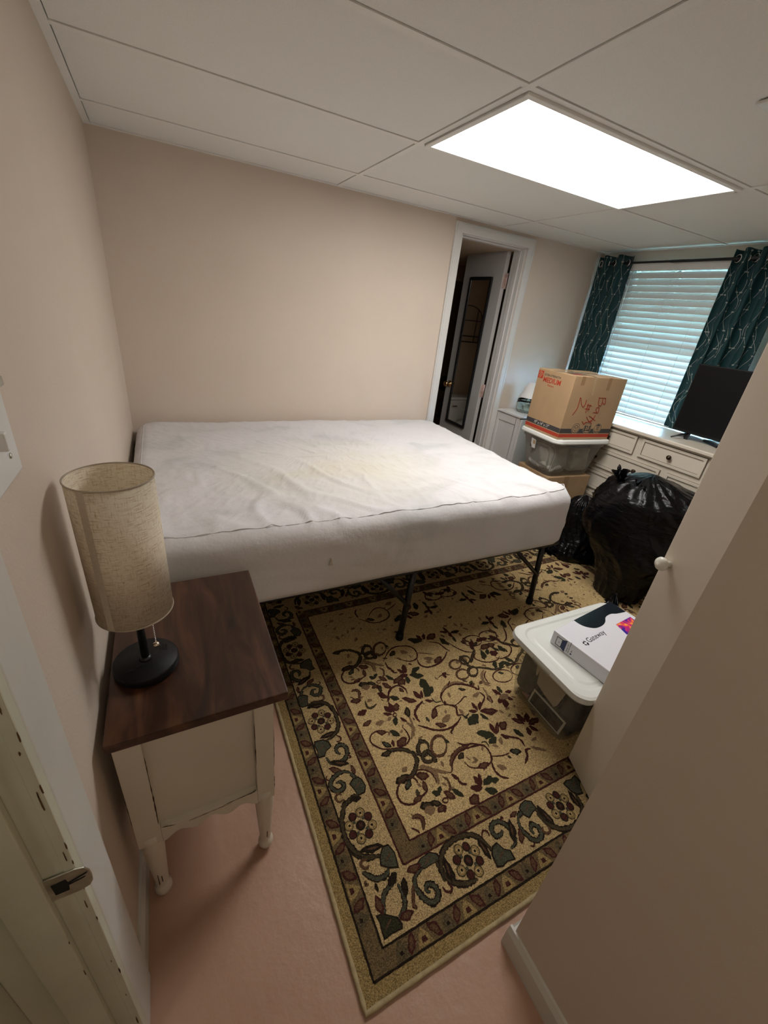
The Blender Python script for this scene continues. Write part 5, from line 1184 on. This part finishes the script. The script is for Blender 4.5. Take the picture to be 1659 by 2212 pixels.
text_mesh('19" x 14" x 17"', .030, 'dimension_lettering', M['pwhite'], tp, frame(Lf(.262, .050), (0, -1, 0), (0, 0, 1)), align='LEFT', ext=.0005, sx=.85)
b = MB(); b.prism([(.290, .354), (.341, .354), (.341, .405), (.290, .405)], 'x', -.0006, 0); lg = b.build('logo_square', M['red'], tp, 0)
c45 = .7071; text_mesh('THE\nHOME\nDEPOT', .0135, 'logo_lettering', M['card2'], lg, frame((-.0007, .3235, .3900), (0, -c45, c45), (0, c45, c45)), ext=.0003)
for grp in (HAND[:5], HAND[5:]):
  b = MB()
  for st in grp:
    pts = smooth([tuple(p) for p in st], 4); n = len(pts); L_, R__ = [], []
    for i, p in enumerate(pts):
        a = pts[max(i-1, 0)]; c = pts[min(i+1, n-1)]; dx, dz = c[0]-a[0], c[1]-a[1]; l = math.hypot(dx, dz) or 1; wv = .0017
        L_.append((p[0]-dz/l*wv, p[1]+dx/l*wv)); R__.append((p[0]+dz/l*wv, p[1]-dx/l*wv))
    for i in range(n-1): b.prism([L_[i], L_[i+1], R__[i+1], R__[i]], 'y', -.0019, -.0002)
  b.build('handwriting', M['marker'], tp)
b = MB(); b.prism([(.05, .06), (.18, .06), (.18, .14), (.05, .14)], 'z', BH+.0001, BH+.0008, 0); b.prism([(.065, .07), (.14, .07), (.14, .10), (.065, .10)], 'z', BH+.0008, BH+.0012, 1); b.build('top_print', [M['ink'], M['red']], tp)
# ------------------------------------------------------------------ dresser
DX = 3.080; dr_ = empty('dresser', (3.27, -1.345, 0), label='long cream chest of drawers with dark knobs under the window', cat='dresser'); oy = -1.345; oxx = 3.27
MB().box((3.048-oxx, -2.075-oy, .920), (3.474-oxx, -.618-oy, .944)).build('dresser_top', M['cream'], dr_, .005)
b = MB(); b.box((DX+.004-oxx, -2.05-oy, .10), (3.474-oxx, -.64-oy, .920)); b.box((DX-.004-oxx, -2.055-oy, 0), (3.474-oxx, -.635-oy, .10)); b.box((DX-.006-oxx, -2.05-oy, .908), (DX+.01-oxx, -.64-oy, .920)); b.build('carcass', M['cream'], dr_, .003)
rows = [(.777, .902, [(-1.092, -.680), (-1.550, -1.135), (-2.010, -1.595)]), (.606, .738, [(-1.315, -.680), (-2.010, -1.360)]), (.435, .566, [(-1.315, -.680), (-2.010, -1.360)]), (.264, .395, [(-1.315, -.680), (-2.010, -1.360)]), (.125, .232, [(-1.315, -.680), (-2.010, -1.360)])]
for (z0_, z1_, cols) in rows:
    for (ya, yb) in cols:
        x = DX-oxx; ya -= oy; yb -= oy
        b = MB(); b.box((x-.002, ya, z0_), (x+.006, yb, z1_), 0); fr = .016
        for (a, c) in (((x-.010, ya, z0_), (x, yb, z0_+fr)), ((x-.010, ya, z1_-fr), (x, yb, z1_)), ((x-.010, ya, z0_+fr), (x, ya+fr, z1_-fr)), ((x-.010, yb-fr, z0_+fr), (x, yb, z1_-fr))): b.box(a, c, 0)
        gl = .0022
        for e, off in ((fr, 0), (-.0022, 1)):
            x_ = x-.0035 if off == 0 else x+.0032
            for (a, c) in (((x_, ya+e, z0_+e), (x_+.001, yb-e, z0_+e+gl)), ((x_, ya+e, z1_-e-gl), (x_+.001, yb-e, z1_-e)), ((x_, ya+e, z0_+e), (x_+.001, ya+e+gl, z1_-e)), ((x_, yb-e-gl, z0_+e), (x_+.001, yb-e, z1_-e))): b.box(a, c, 1)
        dw = b.build('drawer', [M['cream'], M['glaze']], dr_)
        ks = [(ya+yb)/2] if yb-ya < .5 else [ya+.17*(yb-ya)*1.0+.05, yb-.17*(yb-ya)-.05]
        for ky in ks:
            b = MB(); b.lathe([(.007, 0), (.006, -.010), (.0145, -.016), (.0155, -.023), (.010, -.028), (0, -.029)], (x-.002, ky, (z0_+z1_)/2), 18, axis='x'); b.build('knob', M['bronze'], dw)
# television
tv = empty('television', (3.235, -1.565, .9445), label='small black flat television standing on the dresser in front of the right curtain', cat='television')
b = MB(); b.box((-.014, -.365, .045), (.010, .360, .462)); b.box((.010, -.25, .09), (.045, .25, .36)); b.build('tv_body', M['blackmat'], tv, .003)
MB().box((-.0150, -.358, .060), (-.0138, .353, .456)).build('tv_screen', M['screen'], tv)
for s in (-1, 1):
    y = .255*s; b = MB(); b.prism([(y-.012, .05), (y+.012, .05), (y+.014+.01*s, .02), (y+.006+.01*s, .0)]+[(y-.010+.01*s, .0)], 'x', -.004, .006)
    b.tube([(0, y, .045), (-.085, y+.055*s, .005)], [.009, .0045], 8); b.tube([(0, y, .045), (.085, y+.045*s, .005)], [.009, .0045], 8); b.build('tv_foot', M['black'], tv)
rm = empty('remote_control', (3.30, -1.44, .9445), math.radians(55), label='black remote control lying on the dresser in front of the television', cat='remote control')
MB().box((-.080, -.022, 0), (.080, .022, .016)).build('remote_body', M['blackmat'], rm, .004)
b = MB()
for i in range(9):
    for j in range(3): b.box((-.066+i*.015, -.014+j*.011, .016), (-.058+i*.015, -.008+j*.011, .0175))
b.build('buttons', M['steel'], rm)
# small white cabinet
wc = empty('side_cabinet', (2.76, -.014, 0), label='narrow white cabinet in the corner between the bathroom door and dresser', cat='cabinet')
MB().box((.006, -.272, .0), (.46, -.002, .820)).build('body', M['white'], wc, .002)
MB().box((-.010, -.290, .822), (.475, -.0, .838)).build('cabinet_top', M['white'], wc, .003)
b = MB()
for (a, c) in (((-.001, -.272, .0), (.007, -.235, .819)), ((-.001, -.030, .0), (.007, -.002, .819)), ((-.001, -.235, .755), (.007, -.030, .819)), ((-.001, -.235, .0), (.007, -.030, .05))): b.box(a, c)
b.build('side_frame', M['white'], wc, .002)
for k in range(2):
    b = MB(); b.box((.012+.225*k, -.290, .06), (.230+.225*k, -.272, .81)); dd_ = b.build('cabinet_door', M['white'], wc, .003)
    b = MB(); b.lathe([(.006, 0), (.006, -.012), (.012, -.018), (0, -.024)], (.205+.05*k, -.290, .60), 14, axis='y'); b.build('knob', M['chrome'], dd_)
gl = empty('glass_lamp', (2.945, -.150, .838), label='small clear glass lamp with white cone shade on the white cabinet', cat='lamp')
b = MB(); b.lathe([(.040, .004), (.078, .006), (.090, .03), (.092, .075), (.088, .105), (.086, .105), (.0895, .075), (.0875, .032), (.075, .010), (.0, .008)], n=32); b.build('glass_bowl', M['glassy'], gl)
b = MB(); b.lathe([(.028, .010), (.036, .03), (.040, .055), (.032, .085), (.018, .105), (.016, .118), (0, .119)], n=28); b.build('lamp_stem', M['glassy'], gl)
b = MB(); b.lathe([(.0, .0), (.052, .0), (.055, .004), (.0, .006)], n=28); b.build('lamp_base', M['steel'], gl)
b = MB(); b.lathe([(.080, .125), (.032, .245), (.030, .245), (.078, .125), (.080, .125)], n=40, caps=False); b.build('lamp_shade', M['white'], gl)
# ------------------------------------------------------------------ bin bags
def bag_mat():
    m = M['bag']; N = m.node_tree.nodes; L = m.node_tree.links; b = N['Principled BSDF']
    for l in list(b.inputs['Base Color'].links): L.remove(l)
    b.inputs['Base Color'].default_value = (.003, .003, .0035, 1); b.inputs['Roughness'].default_value = .24; b.inputs['Specular IOR Level'].default_value = .30
    tc = N.new('ShaderNodeTexCoord'); mp = N.new('ShaderNodeMapping'); mp.inputs['Scale'].default_value = (3, 3, 9); L.new(tc.outputs['Object'], mp.inputs[0])
    n = N.new('ShaderNodeTexNoise'); n.inputs['Scale'].default_value = 3.2; n.inputs['Detail'].default_value = 8; n.inputs['Distortion'].default_value = 1.0; L.new(mp.outputs[0], n.inputs[0])
    bp = N.new('ShaderNodeBump'); bp.inputs['Strength'].default_value = .45; bp.inputs['Distance'].default_value = .02; L.new(n.outputs[0], bp.inputs['Height']); L.new(bp.outputs[0], b.inputs['Normal'])
bag_mat()
def bag(name, c0, rows, label, seed, gather, tails, mate=None):
    root = empty(name, (c0[0], c0[1], 0), label=label, cat='bin bag', group='black bin bags')
    T = Vector((.449, -.893, 0)); D = Vector((.893, .449, 0)); K = 110; n = 130; v = []; f = []
    zs = [r[0] for r in rows]
    def interp(t):
        x = t*(len(rows)-1); i = min(int(x), len(rows)-2); u = x-i; p = [rows[max(i-1, 0)], rows[i], rows[i+1], rows[min(i+2, len(rows)-1)]]
        return [.5*((2*p[1][j])+(-p[0][j]+p[2][j])*u+(2*p[0][j]-5*p[1][j]+4*p[2][j]-p[3][j])*u*u+(-p[0][j]+3*p[1][j]-3*p[2][j]+p[3][j])*u**3) for j in range(5)]
    for i in range(K+1):
        t = i/K; z, s, d, rs, rd = interp(t); z = max(z, .0130 if rows[0][0] < .02 else .0)
        for k in range(n):
            a = 2*PI*k/n; q = Vector((math.cos(a), math.sin(a), 0))
            p = T*(s+rs*math.cos(a))+D*(d+rd*math.sin(a))
            big = noise.noise(Vector((math.cos(a)*1.4+seed, math.sin(a)*1.4, z*3.2)))*.05*min(1, rs*4)
            wr = 0
            for fr, am in ((5, .014), (11, .007), (22, .003)):
                wr += am*(1-abs(noise.noise(Vector((math.cos(a)*fr*.55+seed, math.sin(a)*fr*.55, z*fr*(.8+1.6*math.sin(a*1.5)**2)))))*2.2)
            pl = math.sin(a*19+3*noise.noise(Vector((a, z*3, seed))))*.010*max(gather(t), 0)
            p = p*1.0+(T*math.cos(a)+D*math.sin(a))*(big+wr*min(1, rs*5)+pl)
            zz = z+(.012*noise.noise(Vector((p.x*9, p.y*9, seed))) if z > .08 else 0)
            v.append((p.x, p.y, max(zz, .0130)))
    for i in range(K):
        for k in range(n): f.append((i*n+k, i*n+(k+1) % n, (i+1)*n+(k+1) % n, (i+1)*n+k))
    f += [tuple(range(n))[::-1], tuple(K*n+k for k in range(n))]
    b = MB(); b.add(v, f, 0, True); b.build('bag_body', mate or M['bag'], root)
    for (s, d, z, r, ln_, dirv, sd) in tails:      # crumpled gathered plastic
        b = MB(); dirv = Vector(dirv).normalized(); ctr = T*s+D*d+Vector((0, 0, z)); u = dirv.orthogonal().normalized(); w_ = dirv.cross(u); nn = 72; rows_ = 16; vv = []; ff = []
        for i in range(rows_+1):
            t = i/rows_; rad = r*(.30+.75*t**1.5)
            for k in range(nn):
                a = 2*PI*k/nn; rr_ = rad*(1+.55*math.sin(a*5+sd+t*2)*t+.35*math.sin(a*11+sd*2+t*4)*t+.3*noise.noise(Vector((math.cos(a)*2, math.sin(a)*2, t*3+sd))))
                p = ctr+dirv*(ln_*t*(1+.35*noise.noise(Vector((math.cos(a)*2.5+sd, math.sin(a)*2.5, 0)))))+(u*math.cos(a)*1.25+w_*math.sin(a)*.6)*rr_
                vv.append((p.x, p.y, max(p.z, .0130)))
        for i in range(rows_):
            for k in range(nn): ff.append((i*nn+k, i*nn+(k+1) % nn, (i+1)*nn+(k+1) % nn, (i+1)*nn+k))
        b.add(vv, ff, 0, True); b.build('gathered_end', mate or M['bag'], root)
    return root
bag('bin_bag', (2.73, -1.50), [(.0130, .03, -.08, .05, .06), (.0135, .03, -.06, .12, .14), (.05, .03, -.04, .135, .17), (.13, .03, -.03, .15, .185), (.22, .03, -.02, .19, .20), (.30, .035, -.01, .26, .215), (.38, .04, -.01, .32, .215), (.48, .04, .0, .355, .22), (.58, .04, .0, .34, .215), (.66, .04, .0, .30, .21), (.715, .02, .0, .235, .165), (.755, .0, .0, .15, .11), (.785, -.02, .0, .07, .055), (.795, -.02, .0, .006, .006)],
    'tall bulging black bin bag on the rug in front of the dresser', 4, lambda t: (max(0, .35-t)*1.6+max(0, t-.82)*3), [(-.17, -.05, .70, .05, .085, (-.25, .25, 1), 1.0), (-.08, -.08, .705, .045, .055, (.1, -.1, 1), 2.2), (.035, -.20, .10, .045, .10, (-.35, -.2, -.9), 3.1)])
bag('bin_bag', (2.80, -1.06), [(.0130, .0, -.05, .10, .08), (.014, .0, -.05, .16, .12), (.06, .0, -.04, .175, .14), (.14, .01, -.02, .165, .13), (.24, .0, .0, .13, .12), (.34, .0, .0, .11, .11), (.42, .0, .0, .08, .08), (.455, .0, .0, .035, .035), (.47, .0, .0, .004, .004)],
    'slumped black bin bag on the rug between the bed and the taller bag', 8, lambda t: .5*max(0, t-.5)+.2, [(-.10, -.10, .05, .05, .09, (-.7, -.3, -.3), 4.0), (.06, 0, .44, .04, .06, (0, 0, 1), 5.0)])
